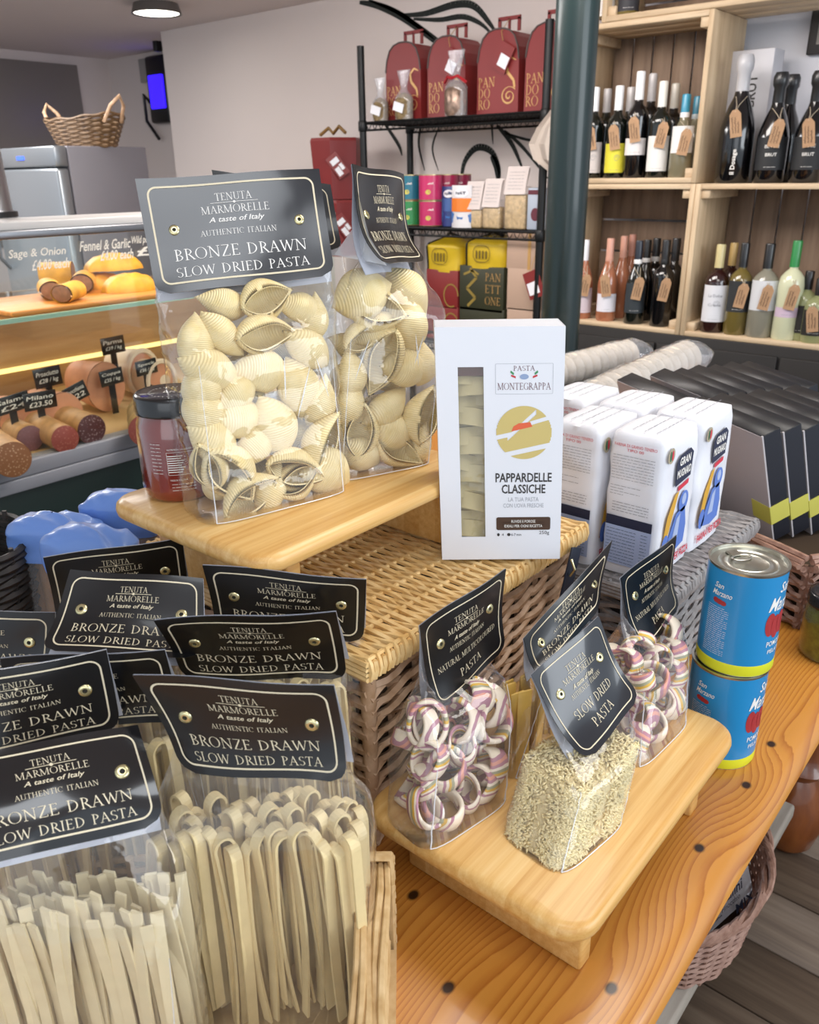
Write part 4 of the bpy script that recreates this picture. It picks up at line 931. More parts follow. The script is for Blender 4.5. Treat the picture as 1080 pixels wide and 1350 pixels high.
# ================================================================ CANS
M_bluecan = plain('blue_can_print', '#1b86c0', .35, coat=.3); M_yel = plain('yellow_band', '#d9dc2c', .4); M_tom = plain('tomato_print', '#a52a2c', .5)
def can(c, lab):
    t = thing('tomato_can', lab, 'can', c); r, h = .0375, .113; x, y, z = c
    MB().lathe([(r, .013), (r, h-.003)], 48, c, cap=False).build('blue_label', M_bluecan, t, True)
    MB().lathe([(r-.001, .0005), (r+.0001, .003), (r+.0001, .012), (r, .013)], 48, c, cap=False).build('yellow_band', M_yel, t, True)
    MB().lathe([(0, 0), (r-.001, 0), (r-.0008, h-.004), (r+.0008, h-.002), (r+.0008, h), (r-.0015, h), (r-.002, h-.004), (.029, h-.0045), (.028, h-.0035), (.0265, h-.0045), (.020, h-.0045), (.0195, h-.004), (.0185, h-.0045), (0, h-.0045)], 56, c, cap=False).build('tin_body', M_tin, t, True, angle=.8)
    q = MB(); d = V((x, y, z+h-.0028)); a = -RH*.35+FH; a.normalize(); s = a.cross(V((0, 0, 1)))
    pts = [d+a*.010+a*(.0085*math.cos(2*PI*i/20)*.7)+s*(.0105*math.sin(2*PI*i/20)) for i in range(21)]; q.tube(pts, .0011, 6, flat=.6)
    q.box(d+a*.021, (.012, .012, .0012), Matrix((s, a, V((0, 0, 1)))).transposed()); q.build('ring_pull', M_tin, t, True)
    va = math.atan2(-y, -x)
    cmL = cyl_map(c, r+.0003, va-.55); f = Flat()
    f.add(place(sans('San', .01), -.003, .094, .010, .006, .25)); f.add(place(sans('Marzano', .01), .001, .086, .021, .006, .25)); 
    for k in range(24): f.scribble(-.014, .070-.0022*k, .024 if k % 5 else .020, .0012, .0003, k, 11)
    f.map(cmL, 'lettering', M_white, t)
    f = Flat(); f.disc(-.005, .0775, .0035, .0028); f.disc(-.001, .0770, .0042, .0028); f.disc(.003, .0765, .0035, .0026); f.map(cmL, 'tomato_picture', M_tom, t)
    cmR = cyl_map(c, r+.0003, va+.95); f = Flat(); f.add(place(sans('San', .01), .012, .097, .018, .011, .2)); f.add(place(sans('Marzano', .012), .016, .080, .046, .015, .3)); f.add(place(sans('POMODORI', .01), .012, .036, .034, .006)); f.add(place(sans('PELATI', .01), .008, .027, .020, .0045)); f.map(cmR, 'big_lettering', M_white, t)
    f = Flat()
    for k in range(4): f.disc(-.004+.008*k, .058-.003*(k % 2), .0062, .013)
    f.map(cmR, 'big_tomato_picture', M_tom, t)
can((-.218, .770, TZ), 'lower blue tomato can standing on the pine table'); can((-.216, .772, TZ+.1135), 'upper blue tomato can stacked on top of the other can')

# ================================================================ FLOUR PACKETS
M_paper = plain('white_paper', '#e3e4ea', .45, bump=.5, scale=16); M_navy = plain('navy_print', '#232a44', .5); M_redp = plain('red_print', '#cc3347', .5); M_greyt = plain('grey_text', '#80838c', .6); M_bluep = plain('blue_print', '#5b7cc8', .5); M_gold = plain('ochre_print', '#d6a43a', .5); M_pale = plain('pale_blue_panel', '#a9b9dc', .5)
FZ = TZ+.1425
def flour(x0, y0, lab, sd):
    D, Wd, H = .066, .098, .168; c = V((x0, y0, FZ)); t = thing('flour_packet', lab, 'packet', c); rd = random.Random(sd)
    def g(i, j):   # around
        P = [(-1, -1), (1, -1), (1, 1), (-1, 1)]; q = i*4; k = int(q) % 4; fr = q-int(q); a = P[k]; d = P[(k+1) % 4]; x = a[0]+(d[0]-a[0])*fr; y = a[1]+(d[1]-a[1])*fr
        r = .93+.0*j; l = (abs(x)**6+abs(y)**6)**(1/6); x /= l**.6; y /= l**.6
        z = H*j; k2 = 1-.05*max(0, (j-.93)/.07)-.02*(1-min(1, j*12)); p = V((x*D/2*k2, y*Wd/2*k2, z))
        nn = noise.noise((c+p)*38+V((sd, 0, 0)))*.0022+(1-2*abs(noise.noise((c+p)*22+V((0, sd, 0)))))*.0020; n = V((x, y, 0)).normalized(); return c+p+n*nn
    b = MB(); b.grid(g, 40, 24, closeu=True)
    k = len(b.v); top = b.v[-40:]; mid = sum((V(v) for v in top), V())/40
    for s, dz in ((.75, .003), (.4, .0035), (.05, .004)):
        for v in top: p = mid+(V(v)-mid)*s; b.v.append((p.x, p.y, p.z+dz+.0012*noise.noise(p*60)))
    base = k-40
    for r_ in range(3):
        for i in range(40): a = base+r_*40+i; q = base+r_*40+(i+1) % 40; b.f.append((a, q, q+40, a+40))
    b.f.append(tuple(base+120+i for i in range(40))); b.build('paper_packet', M_paper, t, True, angle=1.2)
    fx = plane_map((c.x+D/2+.0030, c.y, c.z), (0, 1, 0), (0, 0, 1)); fy = plane_map((c.x, c.y-Wd/2-.0030, c.z), (1, 0, 0), (0, 0, 1))
    f = Flat(); f.v, f.f = [], []; f.poly([(-.018, .108), (.024, .112), (.026, .140), (.016, .147), (-.012, .144), (-.019, .137)]); f.map(fx, 'navy_panel', M_navy, t)
    f = Flat(); f.add(place(sans('GRAN', .03), .003, .136, .030, .010)); f.add(place(sans('MUGNAIO', .03), .003, .122, .038, .010)); f.map(lambda a, e: fx(a, e)+V((.0004, 0, 0)), 'brand_lettering', M_white, t)
    f = Flat(); f.poly([(-.008, .100), (.020, .103), (.021, .109), (-.008, .106)]); f.add(place(sans('FARINA PER PIZZA', .03), .004, .014, .080, .010)); f.map(fx, 'red_lettering', M_redp, t)
    f = Flat(); f.poly([(-.040, .035), (-.030, .075), (-.014, .098), (-.004, .100), (-.020, .060), (-.030, .034)]); f.map(fx, 'ochre_swoosh', M_gold, t)
    f = Flat(); f.disc(.012, .083, .013, .013); f.poly([(-.030, .030), (-.020, .050), (-.006, .072), (.018, .076), (.026, .050), (.024, .028), (.0, .024)]); f.disc(-.030, .040, .009, .013); f.map(lambda a, e: fx(a, e)+V((.0003, 0, 0)), 'blue_picture', M_bluep, t)
    f = Flat(); f.poly([(-.012, .040), (-.004, .065), (.006, .070), (.004, .040)]); f.disc(.012, .086, .006, .007); f.map(lambda a, e: fx(a, e)+V((.0006, 0, 0)), 'pale_picture', M_pale, t)
    f = Flat(); f.disc(0, 0, .009); f.map(plane_map((c.x+D/2+.0028, c.y-Wd/2+.012, c.z+.150), (0, 1, 0), (0, 0, 1)), 'round_seal', plain('seal_gold', '#a99f86', .5), t)
    for dx, mt in ((-.0025, plain('seal_green', '#3d6b4a', .5)), (.0025, M_redp)):
        f = Flat(); f.disc(dx, 0, .0022, .006); f.map(plane_map((c.x+D/2+.0032, c.y-Wd/2+.012, c.z+.150), (0, 1, 0), (0, 0, 1)), 'seal_stripe', mt, t)
    f = Flat(); f.add(place(sans('FARINA DI GRANO TENERO'), 0, .157, .050, .0035)); f.add(place(sans('TIPO 00'), 0, .152, .020, .0032)); f.map(fy, 'red_heading', M_redp, t)
    f = Flat()
    for k in range(9): f.scribble(-.026, .144-.0034*k, .050, .0016, .0005, k+sd, 22)
    for k in range(4): f.scribble(-.026, .108-.0034*k, .016 if k % 2 else .036, .0016, .0005, k+sd, 14)
    for k in range(4): f.scribble(-.022, .088-.0034*k, .044, .0018, .0006, k+sd, 18)
    f.map(fy, 'small_print', M_greyt, t)
    f = Flat(); f.rect(-.028, .060, .028, .072); f.map(fy, 'navy_strip', M_navy, t)
    f = Flat(); f.rect(-.028, .012, .028, .060); f.map(fy, 'pale_panel', M_pale, t)
    f = Flat()
    for k in range(11): f.scribble(-.026, .055-.004*k, .036, .0014, .0004, k+sd, 16); f.scribble(.016, .055-.004*k, .008, .0014, .0004, k+sd, 4)
    f.map(lambda a, e: fy(a, e)+V((0, -.0004, 0)), 'table_print', M_navy, t)
    f = Flat()
    for k in range(3): f.scribble(-.040, -.018+.014*k, .080, .003, .0007, k, 20)
    f.map(plane_map((c.x, c.y, c.z+H+.0048), (0, 1, 0), (-1, 0, 0)), 'top_print', M_greyt, t)
for x, y, lab, sd in ((-.366, .872, 'white flour packet nearest the camera, showing its text side and blue picture side', 1), (-.364, .975, 'white flour packet at the right end of the group, red lettering low on its side', 2), (-.440, .866, 'white flour packet half hidden behind the pappardelle carton', 3),
                      (-.438, .972, 'white flour packet in the middle of the back row behind the front packet', 4), (-.515, .968, 'leftmost rear white flour packet peeping beside the pappardelle carton', 5)): flour(x, y, lab, sd)

# ================================================================ GIFT BOXES IN TRAY
M_giftface = plain('warm_grey_card', '#a9a3a6', .5); M_giftblk = plain('black_gift_card', '#15161a', .4, var=.05, scale=90); M_giftnavy = plain('navy_gift_card', '#10131f', .5); M_band = plain('lime_band', '#c3bd57', .45); M_edge = plain('pale_edge', '#b3aeb0', .5)
gx = V((.871, -.489, -.04)).normalized(); gy0 = V((-.127, -.304, .944)); gz = gx.cross(gy0).normalized(); gy = gz.cross(gx).normalized()
def gift(TR, lab, first=[None]):
    w_, h_, t_ = .160, .178, .031
    if first[0] is None:
        t = thing('gift_box', lab, 'box', (0, 0, 0)); R = Matrix((gx, gy, gz)).transposed(); P = lambda x, y, z: R @ V((x, y, z))
        def bxx(a, c, nm, mt, bev=0):
            b = MB(); b.box([(a[i]+c[i])/2 for i in range(3)], [abs(a[i]-c[i]) for i in range(3)]); b.xf(R.to_4x4()); return b.build(nm, mt, t, bevel=bev, seg=1)
        bxx((-w_, -h_, -t_), (0, 0, 0), 'carton', M_giftblk, .0012)
        bxx((-w_+.001, -h_+.001, 0), (-.001, -.001, .0006), 'grey_face', M_giftface)
        bxx((.0001, -h_+.001, -t_+.001), (.0006, -.001, -.001), 'navy_spine', M_giftnavy)
        bxx((-.0015, -h_, -.0015), (.0009, 0, .0009), 'pale_edge', M_edge)
        b = MB(); b.box((-.017, -.132, .0009), (.036, .030, .0008)); b.box((.0011, -.132, -t_/2), (.0010, .030, t_+.002)); b.xf(R.to_4x4()); b.build('lime_band', M_band, t)
        first[0] = t; t.location = TR; return t
    return dup(first[0], TR, None, lab)
hd = V((.474, .817, 0)).normalized(); base = V((-.322, 1.120, TZ+.247))
ords = ['nearest', 'second', 'third', 'fourth', 'fifth', 'sixth', 'rearmost']
for c_ in range(2):
    for k in range(6 if c_ == 0 else 7):
        p = base-gx*(.166*c_)+hd*(.0352*k+(0, -.012, .02)[c_])+V((0, 0, (.0, .002, -.002)[c_]))+(hd*.03 if (c_ == 1 and k > 0) else V((0, 0, 0)))
        p.z = base.z+(.0, .003, .001)[c_]+.002*(k % 2)
        gift(p, ('%s tilted grey and black gift box of the %s row, in the wicker tray' % (ords[k], ('right hand', 'middle', 'far left')[c_])))
tr = thing('wicker_tray', 'low pinkish wicker tray holding the tilted black gift boxes', 'basket', (-.45, 1.35, TZ))
ox = V((.872, -.490, 0)); oy = V((.490, .872, 0)); O = V((-.262, 1.105, TZ))
b = MB(); weave(b, O-ox*.56, ox, (0, 0, 1), -oy, .60, .094, .035, .009, .0042, .004, 11, .3); weave(b, O+ox*.04, oy, (0, 0, 1), ox, .34, .094, .035, .009, .0042, .004, 12, .3)
o = b.build('woven_side', M_pinkc, tr, True); o['kind'] = 'stuff'
b = MB(); rd = random.Random(3)
for k in range(4):
    b.tube([O-ox*.56-oy*.012+V((0, 0, .092+.005*k))+ox*(.6*i/14)+oy*(.006*math.sin(i*1.1+k*1.7)) for i in range(15)], .0045, 6)
    b.tube([O+ox*.045+oy*(.34*i/10)+V((0, 0, .092+.005*k))+ox*(.006*math.sin(i*1.1+k*1.7)) for i in range(11)], .0045, 6)
o = b.build('rim', M_pinkc, tr, True); o['kind'] = 'stuff'
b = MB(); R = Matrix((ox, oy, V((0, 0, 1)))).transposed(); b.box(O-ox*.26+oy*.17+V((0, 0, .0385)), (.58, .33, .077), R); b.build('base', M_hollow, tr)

# ================================================================ CELLOPHANE BREAD PACKS on a black crate
ck = tag(MB().bx((-1.06, 1.52, TZ), (-.74, 1.86, TZ+.10)).build('black_crate', plain('crate_black', '#17181a', .6), bevel=.006), 'black crate under the clear bread packs behind the flour', 'crate')
M_bread = plain('pale_rolls', '#cfc5b4', .7, var=.2, scale=25)
def breadpack(p0, p1, r, lab, sd, roll=True):
    p0, p1 = V(p0), V(p1); d = (p1-p0); L = d.length; d.normalize(); s = d.cross(V((0, 0, 1))).normalized(); u = s.cross(d)
    t = thing('bread_pack', lab, 'packet', (p0+p1)/2)
    def g(i, j):
        a = 2*PI*i; k = 1-.75*max(0, (abs(j-.5)-.38)/.12)**1.5; fl_ = min(1, max(0, (abs(j-.5)-.36)/.14)); rr = r*(1+.09*noise.noise(V((math.cos(a)*2, math.sin(a)*2, j*9+sd))))+.0015*math.sin(j*150)
        return p0+d*(L*j)+s*(math.cos(a)*rr*(k+.4*fl_))+u*(math.sin(a)*rr*k*.85)
    MB().grid(lambda i, j: g(i, j), 36, 60, closeu=True).build('clear_wrapper', M_filmthick, t, True, angle=2.6)
    n = int((L-.08)/.03)
    for k in range(n):
        c = p0+d*(.05+.03*k); b = MB(); b.lathe([(.001, -.014), (r*.6, -.012), (r*.84, -.004), (r*.84, .004), (r*.6, .012), (.001, .014)], 16, cap=False); b.xf(Matrix.Translation(c) @ d.to_track_quat('Z', 'Y').to_matrix().to_4x4()); b.build('flat_roll', M_bread, t, True)
    return t
q0, q1 = dep(742, 545, 1.62), dep(925, 462, 1.95)
breadpack(q0, q1, .047, 'front clear pack of pale flat rolls lying slanted behind the flour packets', 1)
q0, q1 = dep(700, 500, 1.85), dep(850, 462, 2.1); breadpack(q0, q1, .045, 'rear clear pack of pale flat rolls behind the other clear pack', 5)

# ================================================================ BLUE-TOPPED PACKETS
M_blue = plain('blue_film', '#6e95dc', .4, coat=.3, bump=.9, scale=22)
M_tan = plain('breadsticks', '#a07848', .6, var=.4, scale=40)
def bluepack(px, py, d_, w_, dp, yaw, lab, sd):
    T = dep(px, py, d_); zt = T.z; t = thing('blue_topped_packet', lab, 'packet', (T.x, T.y, TZ+.001)); R = Matrix.Rotation(yaw, 3, 'Z')
    def ring(i, kx, ky, z, wob):
        a = 2*PI*i; c, s = math.cos(a), math.sin(a); c = math.copysign(abs(c)**.5, c); s = math.copysign(abs(s)**.5, s)
        p = V((c*w_/2*kx, s*dp/2*ky, 0)); n = noise.noise(V((c*2, s*2, z*60+sd))); return V((T.x, T.y, z))+R @ (p*(1+wob*n))
    hz = zt-TZ
    MB().grid(lambda i, j: ring(i, 1, 1, TZ+.001+(hz-.03)*j, .04), 36, 14, closeu=True).build('clear_body', M_filmthick, t, True)
    def cap_(i, j):
        if j < .35: q = j/.35; return ring(i, 1.05-.03*(1-q), 1.08, zt-.035+.03*q, .10)
        q = (j-.35)/.65; p = ring(i, 1.05*(1-q**1.5*.98), 1.08*(1-q**1.5*.98), zt-.005+.018*math.sin(q*PI/2), .0)
        pr = (1-2*abs(noise.noise(V((p.x*22, p.y*60, sd))))); return p+V((0, 0, .006*pr))
    MB().grid(cap_, 48, 22, closeu=True).build('blue_top', M_blue, t, True, angle=1.4)
    for k in range(6):
        c = V((T.x, T.y, 0))+R @ V((w_*(-.36+.145*k), 0, 0)); MB().tube([(c.x, c.y, TZ+.004), (c.x, c.y, zt-.045)], .0085, 8).build('breadstick', M_tan, t, True)
bluepack(72, 694, .98, .105, .055, .55, 'left blue topped breadstick packet standing behind the pasta bags', 1)
bluepack(118, 712, .90, .10, .05, .45, 'front blue topped packet directly behind the rearmost pasta header', 2)
bluepack(160, 664, 1.02, .095, .05, .6, 'right blue topped packet beside the end of the upper riser', 3)

c = dep(-62, 745, .98); t = thing('dark_basket', 'dark woven basket cut by the left picture edge beside the blue topped packets', 'basket', (c.x, c.y, TZ)); b = MB()
for j in range(22): b.tube([(c.x+(.075+.0008*j+.002*math.cos(PI*(i/3+j)))*math.cos(2*PI*i/48), c.y+(.075+.0008*j+.002*math.cos(PI*(i/3+j)))*math.sin(2*PI*i/48), TZ+.004+.0085*j) for i in range(49)], .0046, 5, cap=False)
for i in range(16): b.tube([(c.x+.075*math.cos(2*PI*i/16), c.y+.075*math.sin(2*PI*i/16), TZ), (c.x+.092*math.cos(2*PI*i/16), c.y+.092*math.sin(2*PI*i/16), TZ+.19)], .003, 5)
o = b.build('woven_body', M_darkc, t, True); o['kind'] = 'stuff'
# ================================================================ BASKET UNDER THE TABLE
bk = thing('oval_basket', 'pinkish oval wicker basket on the low bench under the table edge', 'basket', (-.28, 1.02, .2))
bc = V((-.292, 1.035, .202)); b = MB(); rd = random.Random(6)
def el(a, k, z, dr=0): return V((bc.x+(.092*k+dr)*math.cos(a), bc.y+(.155*k+dr)*math.sin(a), bc.z+z))
for j in range(17):
    z = .004+.0075*j; k = .80+.20*(j/16)
    b.tube([el(2*PI*i/72, k, z, .0032*math.cos(PI*(i/3+j))) for i in range(73)], .0034, 5, cap=False)
for i in range(24): b.tube([el(2*PI*i/24, .80+.2*q/4, .13*q/4) for q in range(5)], .0035, 5)
for k in range(5): b.tube([el(2*PI*i/60, 1.02+.012*k, .128+.006*math.sin(i*.9+k*1.3)+.002*k, .004*math.cos(i*.9+k*1.3)) for i in range(61)], .0045, 6, cap=False)
o = b.build('woven_body', M_pinkc, bk, True); o['kind'] = 'stuff'
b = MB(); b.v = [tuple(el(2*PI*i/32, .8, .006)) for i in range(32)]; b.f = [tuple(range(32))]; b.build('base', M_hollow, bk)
wp = thing('snack_packet', 'white paper snack packet with navy script standing in the oval basket', 'packet', (-.27, 1.03, .21))
wo = onz(950, 1130, .36); wo = V((-.262, 1.03, .305)); wX = V((.25, .95, .1)).normalized(); wY = V((-.28, .05, .95)); wY = (wY-wX*wY.dot(wX)).normalized(); wN = wX.cross(wY)
b = MB(); b.grid(lambda i, j: wo+wX*((i-.5)*.17)+wY*((j-.5)*.115)+wN*(.012*math.sin(PI*i)*math.sin(PI*j)+.003*noise.noise(V((i*6, j*6, 1)))), 16, 12); b.grid(lambda i, j: wo+wX*((i-.5)*.17)+wY*((j-.5)*.115)-wN*(.012*math.sin(PI*i)*math.sin(PI*j)), 16, 12, flip=True); b.build('paper_pouch', M_paper, wp, True)
f = Flat(); f.add(place(sans('Tarallini', .02), .01, -.006, .075, .018, .2)); f.add(place(sans('Finocchio'), .015, -.022, .045, .009, .2)); f.add(place(sans('MIX', .02), .045, -.040, .045, .016, .1)); f.scribble(-.06, -.03, .05, .006, .001, 4)
f.map(plane_map(wo+wN*.0155, wX, wY), 'lettering', M_navy, wp)
# ================================================================ WINE CRATES
M_crate = woodmat('crate_pine', '#b39b7c', '#cbb392', '#dbc6a6', (30, 30, 3), .6, 1.0); M_crateh = woodmat('crate_pine_flat', '#b39b7c', '#cdb595', '#dcc8a9', (3, 30, 40), .6, 1.0)
M_slatg = woodmat('dark_slat', '#6f5b4c', '#86705e', '#97816d', (30, 30, 3), .7, 1.0)  # darker brown wood for the crate back slats
CY = 3.0; CB = 3.30
def crate(lab, x0, x1, z0, z1, vertical=True, top=True, bottom=True):
    t = thing('wine_crate', lab, 'crate', ((x0+x1)/2, CY, z0)); th = .018
    for x in (x0, x1-th): MB().bx((x, CY, z0), (x+th, CB, z1)).build('side_panel', M_crate, t, bevel=.0015, seg=1)
    if bottom:
        for k in range(3): MB().bx((x0+th, CY+.1*k, z0), (x1-th, CY+.1*k+.095, z0+th)).build('bottom_slat', M_crateh, t, bevel=.0015, seg=1)
    if top:
        for k in range(3): MB().bx((x0+th, CY+.1*k, z1-th), (x1-th, CY+.1*k+.095, z1)).build('top_slat', M_crateh, t, bevel=.0015, seg=1)
    if vertical:
        n = 6; s = (x1-x0-2*th)/n
        for k in range(n): MB().bx((x0+th+s*k+.003, CB-.012, z0+th), (x0+th+s*(k+1)-.003, CB-.002-.003*(k % 2), z1-th)).build('back_slat', M_slatg, t, bevel=.001, seg=1)
    else:
        s = (z1-z0-2*th)/4
        for k in range(4): MB().bx((x0+th, CB-.012, z0+th+s*k+.004), (x1-th, CB-.002, z0+th+s*(k+1)-.004)).build('back_slat', M_slatg, t, bevel=.001, seg=1)
    for x in (x0+th, x1-th-.03):
        for z in (z0+th, z1-th-.03): MB().bx((x, CY+.012, z), (x+.03, CB-.014, z+.03)).build('corner_batten', M_crateh, t, bevel=.001, seg=1)
    return t
crate('upper left wine crate with vertical back slats beside the green pillar', -1.73, -1.213, 1.30, 1.825)
crate('lower left wine crate with horizontal back slats, rosé and red bottles inside', -1.73, -1.213, .775, 1.298, False)
crate('lower right wine crate holding spirit bottles, topped by the sparkling wine bottles', -1.211, -.62, .775, 1.298)
crate('topmost wine crate laid across, only its bottom plank showing', -1.62, -.90, 1.827, 2.13, False)
dk = thing('dark_cabinet', 'dark low cabinet under the wine crates', 'cabinet', (-1.17, 3.15, 0)); MB().bx((-1.75, 3.0, 0), (-.4, 3.32, .775)).build('body', plain('dark_wood', '#1d1a19', .6), dk, bevel=.004)
for k in range(3): MB().bx((-1.74+.45*k, 2.985, .04), (-1.30+.45*k, 2.999, .74)).build('door', plain('dark_wood', '#1d1a19', .6), dk, bevel=.003)
pf = thing('picture_frame', 'dark framed picture cut by the right picture edge', 'frame', (-.72, WY-.01, 1.72))
c = ony(1076, 42, WY-.02); MB().bx((c.x-.02, WY-.03, c.z-.07), (c.x+.3, WY-.002, c.z+.35)).build('frame', plain('frame_wood', '#2a2624', .4), pf, bevel=.004); MB().bx((c.x+.01, WY-.034, c.z-.04), (c.x+.27, WY-.03, c.z+.32)).build('picture', plain('frame_print', '#77736c', .5), pf)

# ---- bottles
M_kraft = plain('kraft_tag', '#b08b68', .7, var=.05, scale=60); M_twine = plain('twine', '#b8aa94', .8); M_pen = plain('pen_ink', '#3a2a22', .7)
GL = {'green': plain('green_wine_glass', '#0d130f', .12, coat=.8), 'black': plain('black_wine_glass', '#08080b', .14, coat=.8), 'rose': plain('rose_wine', '#a4674a', .12, coat=.8), 'clear': plain('clear_spirit', '#8a8779', .1, coat=.8), 'white': plain('white_wine', '#76705a', .12, coat=.8), 'brown': plain('amber_liqueur', '#2a1110', .12, coat=.8), 'cream': plain('cream_liqueur', '#d2d5b4', .2, coat=.6), 'gold': plain('gold_spirit', '#6d5f30', .12, coat=.8), 'pist': plain('pistachio', '#8d9268', .2, coat=.5)}
PR = {'bord': lambda r, h: [(r*.9, 0), (r, .006), (r, h*.58), (r*.96, h*.62), (r*.75, h*.66), (r*.42, h*.70), (r*.37, h*.76), (r*.36, h*.97)],
      'burg': lambda r, h: [(r*.9, 0), (r, .006), (r, h*.45), (r*.92, h*.52), (r*.72, h*.60), (r*.48, h*.68), (r*.36, h*.76), (r*.34, h*.97)],
      'champ': lambda r, h: [(r*.9, 0), (r, .008), (r, h*.42), (r*.9, h*.50), (r*.68, h*.60), (r*.45, h*.68), (r*.33, h*.76), (r*.30, h*.95)],
      'spirit': lambda r, h: [(r*.9, 0), (r, .006), (r, h*.56), (r*.9, h*.64), (r*.6, h*.69), (r*.34, h*.72), (r*.33, h*.95)]}
def bottle(px, pytop, Y, z0, lab, shape, glass, cap, lab_c=None, lz=(.14, .42), tagk=0, r=.0385, band=None, art=0, capf=.74, htrim=None, text=None):
    T = ony(px, pytop, Y); h = max(.16, T.z-z0); c = V((T.x, Y, z0)); t = thing('bottle', lab, 'bottle', c); P = PR[shape](r, h)
    MB().lathe(P, 28, c).build('glass_body', GL[glass], t, True, angle=.8)
    rn = P[-1][0]*1.12; cz = h*capf; capm = plain('cap_'+cap, cap, .35, coat=.3)
    MB().lathe([(rn*1.15, cz), (rn*1.1, h*.86), (rn*1.4, h*.89), (rn*1.45, h*.96), (rn*1.1, h), (0, h)] if shape == 'champ' else [(rn*1.02, cz), (rn, cz+.01), (rn, h*.985), (rn*.9, h), (0, h)], 20, c, cap=False).build('capsule', capm, t, True, angle=.8)
    if band: MB().lathe([(rn*1.05, cz-.006), (rn*1.08, cz-.004), (rn*1.08, cz+.010), (rn*1.03, cz+.012)], 20, c, cap=False).build('neck_band', plain('band_'+band, band, .4), t, True)
    va = math.atan2(-c.y, -c.x)
    if lab_c:
        z1, z2 = h*lz[0], h*lz[1]; MB().grid(lambda i, j: V((c.x+(r+.0006)*math.cos(va-1.15+2.3*i), c.y+(r+.0006)*math.sin(va-1.15+2.3*i), c.z+z1+(z2-z1)*j)), 18, 2).build('label', plain('label_'+lab_c, lab_c, .6), t, True)
        f = Flat(); cm = cyl_map(c, r+.001, va); zc = (z1+z2)/2
        if text:
            for k, s in enumerate(text): f.add(place(sans(s, .01), 0, z2-(z2-z1)*(.28+.25*k), min(.05, .009*len(s)), .010))
        if art:
            f.stroke([(.012*math.cos(a)*(1-a/14)+.006, zc+.012*math.sin(a)*(1-a/14)) for a in [k*.5 for k in range(20)]], .0012)
        f.scribble(-.018, z1+.008, .036, .003, .0008, int(px)); f.map(cm, 'label_print', M_greyt if sum(lin(lab_c)[:3]) > 1 else M_white, t)
    elif text:
        f = Flat(); f.add(place(sans(text[0], .02), 0, 0, h*.20, r*.32)); rot = [(-y, x) for x, y in f.v]; f.v = rot; cm = cyl_map((c.x, c.y, c.z+h*.17), r+.001, va); f.map(cm, 'vertical_lettering', M_white, t)
    if tagk:
        s = (-1 if tagk < 0 else 1); d = V((-c.x, -c.y, 0)).normalized(); sd = V((-d.y, d.x, 0))
        nk = V((c.x, c.y, c.z+h*.68)); hole = c+d*(r+.008)+V((0, 0, h*.56))+sd*(.014*s); ang = .16*s*(-1)
        tx = (sd*math.cos(ang)+V((0, 0, 1))*math.sin(ang)); ty = tx.cross(d)*-1; ty = (V((0, 0, 1))*math.cos(ang)-sd*math.sin(ang))
        poly = [(-.008, .006), (.008, .006), (.018, -.008), (.018, -.078), (-.018, -.078), (-.018, -.008)]
        b = MB(); b.prism(poly, lambda a, e: hole+tx*a+ty*e+d*.001, lambda a, e: hole+tx*a+ty*e); tg = b.build('kraft_tag', M_kraft, t)
        b = MB(); rn2 = r*.42
        b.tube([nk-sd*rn2, nk-sd*rn2*.7+d*rn2, hole.lerp(nk+d*r*.6, .45)-sd*.004, hole+d*.002], .0012, 4); b.tube([nk+sd*rn2, nk+sd*rn2*.7+d*rn2, hole.lerp(nk+d*r*.6, .45)+sd*.004, hole+d*.002], .0012, 4); b.build('string', M_twine, tg, True)
        f = Flat()
        for k in range(3): f.scribble(-.066, .008-.009*k, .050-.014*(k == 2), .006, .0013, int(px)+k, 7)
        f.v = [(-y, x) for x, y in f.v]; f.map(lambda a, e: hole+tx*a+ty*e+d*.0016, 'handwriting', M_pen, tg)
    return t
zu = 1.30+.018; zl = .775+.018; zt_ = 1.298+.001
ya, yb_ = 3.05, 3.145
bottle(786, 115, ya, zu, 'white capped bottle with floral beige label nearest the pillar, upper left crate', 'bord', 'green', '#e9e9ea', '#cfc6c2', (.06, .40), -1, art=1)
bottle(802, 117, yb_, zu, 'grey capped bottle second from the pillar in the back row, upper left crate', 'bord', 'green', '#b3b0b1')
bottle(818, 113, ya, zu, 'white capped bottle with bright yellow label, upper left crate', 'bord', 'green', '#e9e9ea', '#d8cf3a', (.06, .38), -1, art=1)
bottle(833, 115, yb_, zu, 'grey capped bottle behind the yellow labelled one, upper left crate', 'bord', 'green', '#c5c2c2')
bottle(846, 94, ya, zu, 'tallest dark bottle with white cap and wavy white label, upper left crate', 'bord', 'black', '#efeff0', '#ddd8d6', (.22, .38), -1)
bottle(862, 97, yb_, zu, 'tall grey capped dark bottle behind the tallest one, upper left crate', 'bord', 'black', '#c2bfc0')
bottle(876, 107, ya, zu, 'cream capped bottle with white label and kraft tag, upper left crate', 'bord', 'green', '#e6e3da', '#e0ddd8', (.07, .44), 1)
bottle(892, 110, yb_, zu, 'beige capped dark bottle in the back row left of the teal caps, upper left crate', 'bord', 'black', '#c4bfb4')
bottle(906, 124, ya, zu, 'clear white wine bottle with teal cap, front of upper left crate', 'burg', 'white', '#3290b0', '#e4e2e0', (.30, .62), 1, band='#e8e8e8')
bottle(921, 127, yb_, zu, 'second teal capped bottle half hidden by the crate side, upper left crate', 'burg', 'white', '#2c7e9a', band='#b9c4c8')
bottle(773, 316, ya, zl, 'rosé bottle with white cap and pinkish label nearest the pillar, lower left crate', 'burg', 'rose', '#e9e9ec', '#cdbfc6', (.08, .40), 1)
